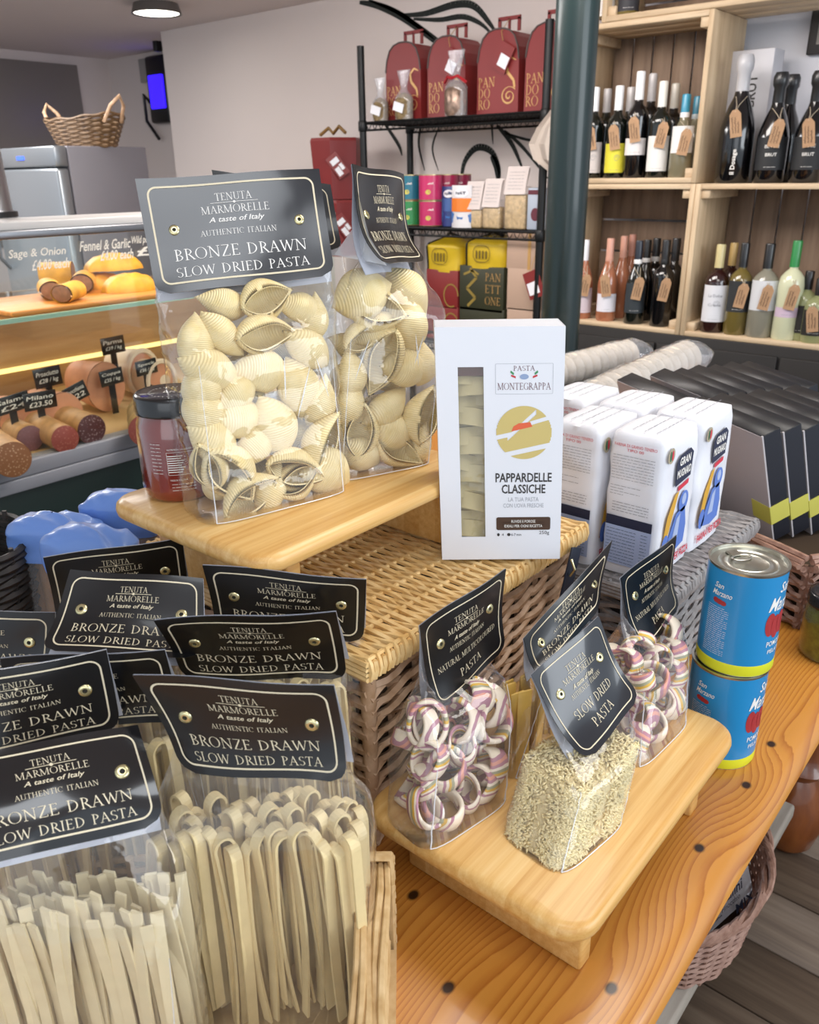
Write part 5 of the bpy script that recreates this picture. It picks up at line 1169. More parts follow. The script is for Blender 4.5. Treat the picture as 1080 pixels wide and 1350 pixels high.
bottle(806, 314, ya, zl, 'rosé bottle with pink cap and rounded white label, lower left crate', 'burg', 'rose', '#cf9a86', '#dcdbe3', (.12, .34), -1, band='#c99480')
bottle(824, 311, yb_, zl, 'rosé bottle with pink cap in the back row, lower left crate', 'burg', 'rose', '#c99480')
bottle(835, 309, yb_+.06, zl, 'rearmost pink capped rosé bottle, lower left crate', 'burg', 'rose', '#b88474')
bottle(844, 317, ya, zl, 'dark bottle with gold dot label and white ring cap, lower left crate', 'burg', 'green', '#1b2230', '#2c3338', (.14, .50), 1, band='#e8e8e8')
bottle(855, 316, yb_, zl, 'dark bottle with white ring cap behind the gold dot one, lower left crate', 'burg', 'black', '#15161a', band='#d8d8d8')
bottle(867, 314, yb_+.055, zl, 'dark bottle with grey neck ring in the back row, lower left crate', 'bord', 'black', '#15161a', band='#b8b8b8')
bottle(880, 316, ya, zl, 'black bottle with pale gold top and kraft tag, lower left crate', 'bord', 'black', '#15161a', None, tagk=1, band='#15161a')
bottle(893, 314, yb_, zl, 'black bottle with pale gold top beside the crate divider, lower left crate', 'bord', 'black', '#17171b')
bottle(952, 322, ya, zl, 'brown liqueur bottle with large white script label, left of lower right crate', 'spirit', 'brown', '#cabd8a', '#d9dadf', (.13, .55), 0, r=.043, text=('La Dolce', 'Crema'), art=1)
bottle(969, 320, yb_, zl, 'gold capped brown liqueur bottle in the back row, lower right crate', 'spirit', 'brown', '#b99c62')
bottle(984, 320, ya, zl, 'golden spirit bottle with black cap and kraft tag, lower right crate', 'spirit', 'gold', '#17181b', '#2a2c2e', (.26, .60), 1, r=.041)
bottle(1017, 321, ya, zl, 'clear spirit bottle with black cap and white label, lower right crate', 'spirit', 'clear', '#17181b', '#d3d6da', (.30, .62), 1, r=.045)
bottle(1053, 317, ya, zl, 'pale creamy liqueur bottle with green capsule, lower right crate', 'spirit', 'cream', '#2f8a4a', '#cbb6c9', (.24, .34), 1, r=.042)
bottle(1069, 357, ya+.02, zl, 'short pistachio liqueur bottle with black cap and round orange label, lower right crate', 'spirit', 'pist', '#141416', '#22201e', (.12, .52), 0, r=.040)
bottle(1084, 367, ya, zl, 'short pistachio liqueur bottle cut by the right picture edge, lower right crate', 'spirit', 'pist', '#141416', '#22201e', (.12, .52), -1, r=.040)
bottle(985, 72, 3.07, zt_, 'large sparkling wine bottle with silver foil top on the right hand crate', 'champ', 'black', '#b6b6ba', None, tagk=-1, r=.057, capf=.72, text=('Il Dosage',))
bottle(1032, 95, 3.07, zt_, 'black foiled sparkling bottle with pale tag beside the large silver topped one', 'champ', 'black', '#17181a', '#1b1d20', (.12, .42), 1, r=.050, capf=.62, text=('BEVEN', 'BRUT'))
bottle(1047, 98, 3.18, zt_, 'black foiled sparkling bottle in the back row on the right hand crate', 'champ', 'black', '#1c1d20', r=.050, capf=.62)
bottle(1083, 93, 3.07, zt_, 'black foiled rosé sparkling bottle cut by the right picture edge', 'champ', 'black', '#17181a', '#1b1d20', (.12, .42), -1, r=.050, capf=.62, text=('ROSE', 'BRUT'))
t2 = 2.0
bottle(800, -38, 3.05, 1.827+.019, 'pale labelled bottle standing in the topmost crate', 'bord', 'gold', '#222222', '#d6d2cf', (.02, .5)); bottle(832, -36, 3.05, 1.827+.019, 'dark labelled bottle beside it in the topmost crate', 'bord', 'gold', '#222222', '#2a2a30', (.06, .5))
wbx = thing('white_bottle_box', 'tall white bottle carton behind the large sparkling bottle', 'box', (-1.06, 3.24, zt_))
cA, cB = ony(966, 68, 3.2), ony(1022, 68, 3.2)
MB().bx((cA.x, 3.2, zt_), (cB.x, 3.30, cA.z)).build('carton', plain('white_gloss_carton', '#c9c9cf', .4), wbx, bevel=.002)
f = Flat(); f.add(place(sans('BRUT', .02), 0, 0, .10, .03)); f.v = [(-y, x) for x, y in f.v]; q = ony(991, 120, 3.198); f.map(plane_map(q, (1, 0, 0), (0, 0, 1)), 'lettering', M_ink, wbx)

# ================================================================ PILLAR
pc_ = ony(757, 100, 2.0); pil = thing('iron_pillar', 'dark green round iron pillar between the wire shelf and wine crates', 'pillar', (pc_.x, 2.0, 0))
M_pil = plain('green_gloss_paint', '#0f2424', .35, coat=.25)
MB().lathe([(.052, 0), (.052, 2.15)], 40, (pc_.x, 2.0, 0)).build('shaft', M_pil, pil, True); MB().lathe([(.09, 0), (.09, .05), (.065, .08), (.056, .12)], 40, (pc_.x, 2.0, 0)).build('foot', M_pil, pil, True)

# ================================================================ WIRE SHELF
SX0, SX1, SY0, SY1 = -2.78, -1.83, 3.0, 3.33
sh = thing('wire_shelf', 'black wire rack shelf against the back wall left of the pillar', 'shelf', ((SX0+SX1)/2, 3.16, 0))
for x in (SX0, SX1):
    for y in (SY0, SY1): MB().tube([(x, y, 0), (x, y, 1.86 if y == SY0 else 1.66)], .016, 12).build('post', M_blackmetal, sh, True)
SZ = (1.555, 1.118, .62, .15)
for z in SZ:
    b = MB(); n = 26
    for y in (SY0, SY1):
        b.tube([(SX0, y, z), (SX1, y, z)], .006, 6); b.tube([(SX0, y, z-.03), (SX1, y, z-.03)], .005, 6)
        b.tube([(SX0+(SX1-SX0)*i/(2*n), y, z-(0 if i % 2 else .03)) for i in range(2*n+1)], .003, 4)
    for x in (SX0, SX1): b.tube([(x, SY0, z), (x, SY1, z)], .006, 6)
    for i in range(60): x = SX0+(SX1-SX0)*(i+.5)/60; b.tube([(x, SY0, z+.004), (x, SY1, z+.004)], .0022, 4)
    o = b.build('wire_deck', M_blackmetal, sh, True); o['kind'] = 'stuff'
for x in (SX0, SX1):
    for y in (SY0, SY1):
        for z in SZ: MB().lathe([(.018, -.035), (.021, -.03), (.021, .005), (.018, .01)], 12, (x, y, z)).build('collar', M_blackmetal, sh, True)
M_red = plain('wine_red_card', '#7c2626', .45, var=.04, scale=8); M_goldp = plain('gold_print', '#c79e63', .35, metal=.3)
def pandoro(px, lab, tagged=False):
    P = ony(px, 150, 3.06); x = P.x; z0 = SZ[0]+.0065; y = 3.06; w_, d_, h_ = .20, .15, .30; t = thing('pandoro_box', lab, 'box', (x, y, z0)); w0 = w_/2
    poly = [(-w0, 0), (w0, 0), (w0*.98, .19), (w0*.90, .235), (w0*.74, .272), (w0*.5, .292), (w0*.2, .30), (-w0*.2, .30), (-w0*.5, .292), (-w0*.74, .272), (-w0*.90, .235), (-w0*.98, .19)]
    b = MB(); b.prism(poly, lambda a, e: V((x+a, y, z0+e)), lambda a, e: V((x+a, y+d_, z0+e))); b.build('carton', M_red, t)
    b = MB(); b.prism(poly[2:], lambda a, e: V((x+a*1.015, y-.003, z0+e+.003)), lambda a, e: V((x+a*.985, y-.003, z0+e-.004))) if False else None
    b = MB()
    ed = [V((x+a, y-.001, z0+e+.001)) for a, e in poly[2:]]; b.tube(ed, .0035, 5); b.build('dark_fold', plain('dark_fold', '#4a4240', .5), t, True)
    b = MB(); b.bx((x-.052, y+.07, z0+.298), (x-.040, y+.078, z0+.345)); b.bx((x+.040, y+.07, z0+.298), (x+.052, y+.078, z0+.345)); b.bx((x-.052, y+.07, z0+.338), (x+.052, y+.078, z0+.352)); b.bx((x-.004, y+.07, z0+.3), (x+.004, y+.078, z0+.345)); b.build('handle', M_red, t)
    mp = plane_map((x, y-.0015, z0), (1, 0, 0), (0, 0, 1)); f = Flat()
    for k, s in enumerate(('PAN', 'DO', 'RO')): f.add(place(serif(s), -.052+(0, -.011, -.011)[k], .118-.040*k, (.078, .056, .056)[k], .036))
    c0, c1 = .052, .062
    pts = [(c0+.004+(.002+.0022*a)*1.35*math.cos(-a+.3), c1+(.002+.0022*a)*1.25*math.sin(-a+.3)) for a in [k*.45 for k in range(28)]]
    f.stroke(pts, [.002+.0045*abs(math.sin(.25*k)) for k in range(28)]); f.stroke([(c0+.03, c1+.03), (c0+.025, c1+.055), (c0-.005, c1+.085), (c0-.01, c1+.115), (c0+.012, c1+.135), (c0+.034, c1+.125)], [.008, .010, .012, .009, .006, .003])
    f.map(mp, 'gold_lettering', M_goldp, t)
    if tagged:
        R = Matrix.Rotation(.5, 3, 'Y'); b = MB(); b.box((x+.03, y-.012, z0+.20), (.075, .004, .10), R); tg = b.build('hang_tag', M_red, t); b = MB(); b.box((x+.035, y-.0155, z0+.185), (.045, .002, .045), R); b.build('tag_print', M_paper, tg)
        MB().tube([(x, y+.07, z0+.34), (x+.02, y-.01, z0+.29), (x+.03, y-.012, z0+.25)], .0015, 4).build('cord', M_goldp, t, True)
    return t
pandoro(532, 'leftmost arched red festive carton with handle on the top wire shelf'); pandoro(588, 'second arched red festive carton from the left, tag hanging, on the top wire shelf', True); pandoro(655, 'third arched red festive carton with swirl and large tag on the top wire shelf', True); pandoro(719, 'rightmost arched red festive carton touching the pillar on the top wire shelf')
M_herb = plain('dried_herbs', '#7d6a4a', .8, var=.5, scale=60)
def smallbag(px, py, Y, z0, w_, h_, lab, fillc=M_herb, tagged=True, ribbon=False):
    P = ony(px, py, Y); x = P.x; t = thing('gift_bag', lab, 'bag', (x, Y, z0))
    b = MB(); b.lathe([(w_*.42, 0), (w_*.5, h_*.1), (w_*.5, h_*.38), (w_*.3, h_*.5), (.004, h_*.55)], 16, (x, Y, z0)); b.build('contents', fillc, t, True)
    b = MB(); b.grid(lambda i, j: V((x+(w_*(.55 if j < .45 else (.55-.38*min(1, (j-.45)/.15)+(.30*max(0, j-.62)/.38)))*math.cos(2*PI*i)), Y+w_*.4*(1 if j < .45 else max(.2, 1-3*(j-.45)))*math.sin(2*PI*i), z0+h_*j)), 20, 16, closeu=True); b.build('clear_bag', M_filmthick, t, True)
    if ribbon: MB().tube([(x-.05, Y-.01, z0+h_*.52), (x-.02, Y-.03, z0+h_*.6), (x, Y-.032, z0+h_*.57), (x+.03, Y-.03, z0+h_*.6), (x+.06, Y-.01, z0+h_*.5)], .006, 6).build('ribbon', plain('red_ribbon', '#a8232c', .4), t, True)
    if tagged: MB().box((x+.005, Y-w_*.56, z0+h_*.24), (.055, .003, .035), Matrix.Rotation(.3, 3, 'Y')).build('paper_label', M_paper, t)
z1_ = SZ[0]+.0065
smallbag(502, 150, 3.025, z1_, .07, .17, 'leftmost small clear gift bag before the red cartons'); smallbag(533, 150, 3.02, z1_, .08, .19, 'small clear gift bag with white label, second from the left'); smallbag(601, 150, 3.02, z1_, .095, .24, 'clear sweet bag with red ribbon before the second red carton', plain('foil_sweets', '#8a7466', .3, metal=.5, var=.5, scale=50), False, True)
# second shelf
z2_ = SZ[1]+.0065
def tin(x, y, z, col, lab, lid='#c9b98a'):
    t = thing('coffee_tin', lab, 'tin', (x, y, z)); MB().lathe([(.052, .003), (.052, .104)], 24, (x, y, z), cap=False).build('printed_side', plain('tin_'+col, col, .35, coat=.3), t, True)
    MB().lathe([(.052, 0), (.0535, .001), (.0535, .004), (.050, .004), (.050, .103), (.0535, .103), (.0535, .107), (.048, .107), (0, .106)], 24, (x, y, z), cap=False).build('metal_rims', plain('tin_rim', lid, .3, metal=.8), t, True)
    va = math.atan2(-y, -x); f = Flat(); f.disc(-.012, .035, .012, .010); f.map(cyl_map((x, y, z), .0525, va), 'oval_print', M_band, t)
    f = Flat(); f.scribble(-.014, .066, .026, .010, .002, 2, 4); f.map(cyl_map((x, y, z), .0525, va), 'lettering', M_white, t)
def sx(px, Y=3.06): return ony(px, 280, Y).x
cols = [('#1c6f86', 'teal', 540, 3.08), ('#c02a63', 'bright pink', 568, 3.07), ('#a3244f', 'deep pink', 589, 3.17), ('#8e2146', 'dark red pink', 606, 3.265)]
for col, nm, px, yy in cols: tin(sx(px, yy), yy, z2_+.1075, col, '%s tin on the upper layer of tins, middle wire shelf' % nm)
for col, nm, px, yy in [('#2f8a4f', 'green', 540, 3.08), ('#b8285f', 'bright pink', 568, 3.07), ('#7e2144', 'dark plum', 589, 3.17)]: tin(sx(px, yy), yy, z2_, col, '%s tin on the lower layer of tins, middle wire shelf' % nm)
tin(sx(606, 3.265), 3.265, z2_, '#7e2144', 'hidden plum tin under the dark red pink tin, middle wire shelf')
def pouch(px, w_, h_, Y, cs, lab):
    x = sx(px, Y); t = thing('crisp_pouch', lab, 'packet', (x, Y, z2_)); b = MB()
    b.grid(lambda i, j: V((x+(i-.5)*w_, Y-.018*math.sin(PI*i)*(1-j)**.5-.001, z2_+h_*j)), 10, 8); b.grid(lambda i, j: V((x+(i-.5)*w_, Y+.018*math.sin(PI*i)*(1-j)**.5+.001, z2_+h_*j)), 10, 8, flip=True); b.build('pouch_body', plain('pouch_'+cs[0], cs[0], .4), t, True)
    mp = lambda a, e: V((x+a, Y-.020*math.sin(PI*(a/w_+.5))*(max(0, 1-e/h_))**.5-.0025, z2_+e))
    f = Flat(); f.poly([(-w_/2, h_*.1), (0, h_*.22), (w_/2, h_*.12), (w_/2, h_*.34), (-w_/2, h_*.38)]); f.map(mp, 'blue_wave', plain('wave_blue', '#3b6fb0', .4), t)
    f = Flat(); f.rect(-w_/2, h_*.38, w_/2, h_*.70, 6); f.map(mp, 'middle_band', plain('pouch_'+cs[1], cs[1], .4), t)
    f = Flat(); f.disc(0, h_*.82, w_*.36, h_*.10); f.map(mp, 'white_oval', M_paper, t); f = Flat(); f.add(place(sans('NAT', .02), 0, h_*.82, w_*.5, h_*.07)); f.map(lambda a, e: mp(a, e)-V((0, .001, 0)), 'lettering', M_navy, t)
pouch(593, .085, .165, 3.085, ('#2c3f7a', '#3d5f9a'), 'blue and white pouch left of the orange one, middle wire shelf'); pouch(609, .105, .170, 3.03, ('#d4d3d6', '#e07a28'), 'orange and white pouch, middle wire shelf')
M_oats = plain('puffed_grain', '#bfa67e', .7, var=.35, scale=70)
for px, w_, h_, hh, lab in ((627, .085, .075, .185, 'left small grain bag with white folded paper header, middle wire shelf'), (651, .085, .085, .195, 'centre small grain bag with white folded paper header, middle wire shelf'), (682, .10, .135, .24, 'taller grain bag with white paper header, middle wire shelf')):
    Y = 3.05; x = sx(px, Y); t = thing('grain_bag', lab, 'bag', (x, Y, z2_)); MB().bx((x-w_/2, Y-.022, z2_), (x+w_/2, Y+.03, z2_+h_)).build('grain', M_oats, t, bevel=.008); b = MB(); b.bx((x-w_/2-.003, Y-.026, z2_), (x+w_/2+.003, Y+.034, z2_+h_+.03)); b.build('clear_bag', M_film, t, bevel=.01)
    b = MB(); b.grid(lambda i, j: V((x+(i-.5)*w_+.008*j, Y-.03+.02*j, z2_+h_+(hh-h_)*j)), 4, 4); b.grid(lambda i, j: V((x+(i-.5)*w_+.008*j, Y-.026+.03*j, z2_+h_+(hh-h_)*j)), 4, 4, flip=True); hc = b.build('paper_header', plain('cream_paper', '#d3c8c4', .7), t)
    f = Flat()
    for k in range(6): f.scribble(-w_*.36, h_+.02+(hh-h_-.03)*k/6, w_*.72, .004, .0008, k, 10)
    f.map(lambda a, e: V((x+a+.008*(e-h_)/(hh-h_), Y-.0315+.02*(e-h_)/(hh-h_), z2_+e)), 'header_print', M_greyt, hc)
x = sx(711, 3.05); t = thing('coffee_packet', 'pale blue and white packet at the right end of the middle wire shelf', 'packet', (x, 3.05, z2_)); MB().bx((x-.04, 3.02, z2_), (x+.04, 3.08, z2_+.16)).build('packet_body', plain('pale_blue_pack', '#a9b3c2', .4), t, bevel=.006); f = Flat(); f.rect(-.036, .135, .036, .152); f.disc(0, .06, .02, .025); f.map(plane_map((x, 3.0185, z2_), (1, 0, 0), (0, 0, 1)), 'print', plain('wine_ink', '#5f2634'), t)
# third shelf stack (below the middle shelf)
def at3(px, py, Y=3.04): return ony(px, py, Y)
M_yelbag = plain('yellow_wrap', '#c3a51c', .45, var=.1, scale=14, bump=.4)
def wrapped(px0, px1, py0, py1, lab):
    A, B_ = at3(px0, py1), at3(px1, py0); x0, x1, z0, z1 = A.x, B_.x, A.z, B_.z; t = thing('panettone_bag', lab, 'bag', ((x0+x1)/2, 3.13, z0)); cx = (x0+x1)/2; W_, H_ = x1-x0, z1-z0
    def g(i, j):
        a = 2*PI*i; c, s = math.cos(a), math.sin(a); c = math.copysign(abs(c)**.45, c); s = math.copysign(abs(s)**.45, s); k = 1 if j < .75 else 1-.8*((j-.75)/.25)**1.5; p = V((cx+c*W_/2*k, 3.15+s*.11*k, z0+H_*j)); return p+V((0, 0, .006*noise.noise(p*20)))+(p-V((cx, 3.15, p.z)))*(.05*noise.noise(p*14))
    b = MB(); b.grid(g, 40, 16, closeu=True); b.f.append(tuple(range(40))[::-1]); b.build('yellow_wrapper', M_yelbag, t, True)
    MB().tube([g(.66, q/10)+V((0, -.004, 0)) for q in range(11)], .004, 5).build('cord', M_black, t, True); MB().tube([(cx-.04, 3.13, z1-.01), (cx, 3.11, z1+.015), (cx+.05, 3.13, z1-.005)], .007, 6).build('bow', M_black, t, True)
    f = Flat(); f.v, f.f = border(.09, .07, 0, .03, .003, 0, H_*.45)
    for k in range(4): f.rect(-.03+.017*k, H_*.3, -.022+.017*k, H_*.55)
    f.map(lambda a, e: V((cx+a, 3.032, z0+e)), 'printed_crest', plain('crest_ink', '#5b4a14', .6), t)
def stackbox(px0, px1, py0, py1, mt, lab, nm='panettone_box', txt=None, Y=3.04, ribbon=False):
    A, B_ = at3(px0, py1, Y), at3(px1, py0, Y); x0, x1, z0, z1 = A.x+.002, B_.x-.002, A.z+.001, B_.z-.001; t = thing(nm, lab, 'box', ((x0+x1)/2, Y+.1, z0)); MB().bx((x0, Y, z0), (x1, Y+.2, z1)).build('carton', mt, t, bevel=.003)
    cx = (x0+x1)/2; W_, H_ = x1-x0, z1-z0
    if txt:
        f = Flat()
        for k, s in enumerate(txt): f.add(place(serif(s), W_*.27, H_*(.78-.26*k), W_*.34, H_*.18))
        f.map(plane_map((cx, Y-.0015, z0), (1, 0, 0), (0, 0, 1)), 'gold_lettering', M_goldp, t)
        f = Flat(); f.stroke([(-W_*.3, H_*.1), (-W_*.12, H_*.3), (-W_*.32, H_*.5), (-W_*.1, H_*.75), (-W_*.25, H_*.95)], .012); f.stroke([(-W_*.4, H_*.8), (-W_*.2, H_*.9), (-W_*.05, H_*.82)], .01); f.map(plane_map((cx, Y-.0015, z0), (1, 0, 0), (0, 0, 1)), 'gold_swirl', plain('dull_gold', '#8f7a3a', .4), t)
    elif mt is M_red:
        f = Flat(); f.stroke([(.3*W_+.04*math.cos(a), .35*H_+.05*math.sin(a)) for a in [k*.4 for k in range(14)]], .006); f.map(plane_map((cx, Y-.0015, z0), (1, 0, 0), (0, 0, 1)), 'gold_swirl', plain('dull_gold', '#8f7a3a', .4), t)
    if ribbon: MB().bx((cx+W_*.12, Y-.002, z0), (cx+W_*.2, Y-.0002, z1)).build('ribbon', M_goldp, t)
wrapped(557, 606, 314, 356, 'left yellow wrapped cake bag with black cord on the wire rack'); wrapped(607, 667, 312, 352, 'right yellow wrapped cake bag with black cord on the wire rack')
M_greenb = plain('dark_green_card', '#333524', .45, var=.1, scale=10); M_pinkb = plain('pale_pink_card', '#b99d8a', .6)
stackbox(562, 604, 357, 404, M_red, 'red cake carton under the left yellow wrapped bag'); stackbox(605, 665, 353, 408, M_greenb, 'dark green cake carton with gold lettering under the right yellow bag', txt=('PAN', 'ETT', 'ONE'))
stackbox(562, 604, 405, 436, M_red, 'lower red cake carton beneath the other red one'); stackbox(605, 665, 409, 440, M_greenb, 'lower dark green cake carton beneath the lettered one')
stackbox(667, 716, 305, 354, M_pinkb, 'upper pale pink cake carton with gold ribbon on the wire rack', ribbon=True); stackbox(667, 716, 355, 408, M_pinkb, 'middle pale pink cake carton with red tag in front'); stackbox(667, 716, 409, 440, M_pinkb, 'lower pale pink cake carton')
zlow = at3(600, 440).z
for a, c_, mt, lab in ((562, 604, M_red, 'hidden red carton at the bottom of the red stack'), (605, 665, M_greenb, 'hidden dark green carton at the bottom of the green stack'), (667, 716, M_pinkb, 'hidden pale pink carton at the bottom of the pink stack')):
    A, B_ = at3(a, 440), at3(c_, 440); t = thing('panettone_box', lab, 'box', ((A.x+B_.x)/2, 3.14, SZ[2]+.007)); MB().bx((A.x+.002, 3.04, SZ[2]+.007), (B_.x-.002, 3.24, min(A.z, B_.z)-.001)).build('carton', mt, t, bevel=.003)
c = at3(704, 375, 2.99); t = thing('gift_tag', 'red and white gift tag hanging in front of the pale pink cartons', 'tag', c); R = Matrix.Rotation(-.4, 3, 'Y'); MB().box(c, (.075, .003, .11), R).build('card', M_red, t); MB().box(c+V((.0, -.003, -.015)), (.05, .002, .05), R).build('white_print', M_paper, t); MB().tube([c+V((-.02, 0, .05)), c+V((0, .02, .15)), c+V((-.02, .04, .2))], .0015, 4).build('cord', M_goldp, t)
# folded beige cloth hanging at the shelf end
M_cloth = plain('beige_paper', '#b5aaa0', .8, bump=.2)
pts = [(733, 135), (722, 150), (708, 168), (697, 190), (703, 210), (722, 225), (733, 232)]
t = thing('paper_bag', 'folded beige paper bag hanging on the wire rack beside the pillar', 'bag', ony(715, 180, 2.93)); b = MB()
Lp = [ony(x, y, 2.94) for x, y in pts]; Rp = [ony(748, y, 2.90) for x, y in pts]
b.grid(lambda i, j: Lp[min(5, int(j*6))].lerp(Lp[min(5, int(j*6))+1], j*6-min(5, int(j*6))).lerp(Rp[min(5, int(j*6))].lerp(Rp[min(5, int(j*6))+1], j*6-min(5, int(j*6))), i)+V((0, .02*math.sin(i*9), 0)), 10, 6)
n0 = len(b.v); b.grid(lambda i, j: Lp[min(5, int(j*6))].lerp(Lp[min(5, int(j*6))+1], j*6-min(5, int(j*6))).lerp(Rp[min(5, int(j*6))].lerp(Rp[min(5, int(j*6))+1], j*6-min(5, int(j*6))), i)+V((0, .02*math.sin(i*9)+.02, 0)), 10, 6, flip=True); b.build('folded_paper', M_cloth, t)
# red hexagonal boxes left of the rack
def hexbox(px, py0, py1, Y, r, lab, bow=False):
    A, B_ = ony(px, py1, Y), ony(px, py0, Y); t = thing('red_gift_box', lab, 'box', (A.x, Y, A.z)); MB().lathe([(r*.92, 0), (r*1.05, (B_.z-A.z)*.95), (r, B_.z-A.z)], 6, (A.x, Y, A.z)).build('carton', M_red, t, angle=.3)
    d = V((-A.x, -Y, 0)).normalized(); c = V((A.x, Y, (A.z*.45+B_.z*.55)))+d*(r*1.03); s = V((-d.y, d.x, 0)); X = (s*.8+V((0, 0, .6))).normalized(); Yv = (V((0, 0, .8))-s*.6).normalized(); 
    f = Flat(); f.rect(-.03, -.055, .03, .055); f.map(plane_map(c, X, Yv), 'tag_card', M_red, t); f = Flat(); f.rect(-.022, -.045, .002, -.005); f.rect(.006, -.03, .022, .0); f.rect(-.02, .01, .02, .035); f.map(plane_map(c+d*.002, X, Yv), 'white_print', M_paper, t)
    if bow: MB().tube([V((A.x-.08, Y-.03, B_.z+.015)), V((A.x-.03, Y-.02, B_.z+.045)), V((A.x, Y-.02, B_.z+.02)), V((A.x+.04, Y-.02, B_.z+.05)), V((A.x+.09, Y-.03, B_.z+.02))], .008, 6).build('bow', plain('gold_ribbon', '#8a6a3c', .4), t, True)
    return A
a = hexbox(447, 182, 262, 3.12, .125, 'upper red six-sided gift box with gold bow left of the wire rack', True); a2 = hexbox(455, 263, 335, 3.12, .125, 'lower red six-sided gift box beneath the bowed one')
t = thing('pedestal', 'white pedestal carrying the red gift boxes, hidden behind the shell pasta bags', 'stand', (a2.x, 3.12, 0)); MB().bx((a2.x-.14, 2.98, 0), (a2.x+.14, 3.26, a2.z-.001)).build('block', plain('pedestal_white', '#b9b2ae', .7), t, bevel=.004)

# ================================================================ DELI COUNTER
DX = -2.10; M_green = plain('dark_green_panel', '#0e2622', .45); M_trim = plain('grey_trim', '#8f9198', .45); M_rail = plain('white_rail', '#c9c7c4', .35); M_deck = plain('warm_deck', '#c8a470', .5, var=.06, scale=6); M_warm = woodmat('warm_back_panel', '#8e6a45', '#a8835b', '#b8966d', (2, 2, 20), .45, 1.0)
DY0, DY1 = .0, 2.12
dc = thing('deli_counter', 'refrigerated deli counter with glass front, dark green base and grey trim', 'counter', (-2.6, 1.45, 0))
MB().bx((-3.1, DY0, 0), (DX-.03, DY1, .575)).build('base_cabinet', M_green, dc, bevel=.003)
MB().bx((DX-.06, DY0, .575), (DX, DY1, .610)).build('lower_trim', M_trim, dc, bevel=.003); MB().bx((DX-.06, DY0, .6115), (DX-.004, DY1, .652)).build('upper_trim', M_trim, dc, bevel=.003)
MB().bx((-3.08, DY0, .60), (DX-.06, DY1, .645)).build('display_deck', M_deck, dc)
MB().bx((-2.88, DY0, .645), (-2.86, DY1, .99)).build('back_panel', M_warm, dc)
MB().bx((DX-.025, DY0, .652), (DX-.019, DY1, 1.225)).build('front_glass', M_glass, dc)
MB().bx((-2.34, DY0, 1.225), (DX-.01, DY1, 1.245)).build('top_slab', M_rail, dc, bevel=.003)
MB().bx((DX-.03, DY0, 1.205), (DX+.0, DY1, 1.225)).build('front_rail', M_steel, dc, bevel=.003)
MB().bx((-2.75, DY0, 1.0), (DX-.06, DY1, 1.007)).build('glass_shelf', M_glass, dc)
MB().bx((DX-.068, DY0, .998), (DX-.06, DY1, 1.010)).build('shelf_edge', plain('green_glass_edge', '#9fbfae', .2), dc)
MB().bx((-2.72, DY0, .955), (-2.70, DY1, .985)).build('vent_strip', M_rail, dc)
b = MB()
for i in range(110): b.bx((-2.705, DY0+.2+.022*i, .956), (-2.694, DY0+.2+.022*i+.010, .982))
o = b.build('vent_fins', plain('vent_beige', '#8a7c69', .6), dc); o['kind'] = 'stuff'
MB().bx((-2.858, DY0, .728), (-2.845, DY1, .742)).build('light_strip', emis('warm_strip', '#ffdf8a', 1.8), dc)
MB().bx((-2.30, DY0+.05, 1.215), (-2.16, DY1-.05, 1.222)).build('top_lamp', emis('case_lamp', '#ffe9c4', 6), dc)
MB().bx((-2.64, DY0+.05, .988), (-2.60, DY1-.05, .996)).build('shelf_fill_strip', emis('shelf_fill_glow', '#ffe0a8', 1.6), dc)  # added glowing strip to brighten the display, not a fitted lamp
for y in (DY0, DY1-.006): MB().bx((-3.1, y, .645), (DX-.02, y+.006, 1.225)).build('end_glass', M_glass, dc)
# white pen writing on the glass
M_chalk = plain('white_pen', '#efe9dc', .7)
mp = lambda q: plane_map((DX-.0175, q.y, q.z), (0, 1, 0), (0, 0, 1))
f = Flat()
for px, py, a_, c_ in ((48, 322, 'Sage & Onion', '£4.00 each'), (138, 311, 'Fennel & Garlic', '£4.00 each'), (186, 306, 'Wild pork', '£4')):
    q = onx(px, py, DX-.0175); o_ = onx(100, 315, DX-.0175); f.add(place(sans(a_, .015), q.y-o_.y, q.z-o_.z-.022, .15 if len(a_) > 9 else .07, .026, .25)); f.add(place(sans(c_, .015), q.y-o_.y+.03, q.z-o_.z-.050, .10, .026, .25))
q = onx(100, 315, DX-.0175); f.map(mp(q), 'glass_writing', M_chalk, dc)
# pastry board and pastries
M_pboard = woodmat('oak_board', '#a9692a', '#c27f38', '#cf9350', (30, 3, 30), .5); bz = 1.008
pbd = tag(MB().bx((-2.50, 1.0, bz), (-2.19, 1.62, bz+.014)).build('serving_board', M_pboard, bevel=.005), 'wooden serving board with pastries on the glass shelf of the deli counter', 'board')
M_crust = plain('golden_crust', '#d39a2c', .5, var=.35, scale=22, bump=.5); M_meat = plain('sausage_filling', '#7d5238', .7, var=.3, scale=90)
def pastry(c, r, lab, rot=0, flat=.62):
    t = thing('pastry', lab, 'pastry', c); c = V(c); R = Matrix.Rotation(rot, 3, 'Z')
    def g(i, j):
        a = 2*PI*i; e = PI/2*j; rr = math.cos(e); x, y = math.cos(a)*rr, math.sin(a)*rr*.62; z = math.sin(e)*flat; k = 1+.06*math.sin(a*9)*(1-j)+.10*noise.noise(V((x*4, y*4, r*90)))
        return c+R @ V((x*r*k, y*r*k, z*r*k))
    b = MB(); b.grid(g, 40, 12, closeu=True); b.f.append(tuple(range(40))[::-1]); b.build('crust', M_crust, t, True)
    return t
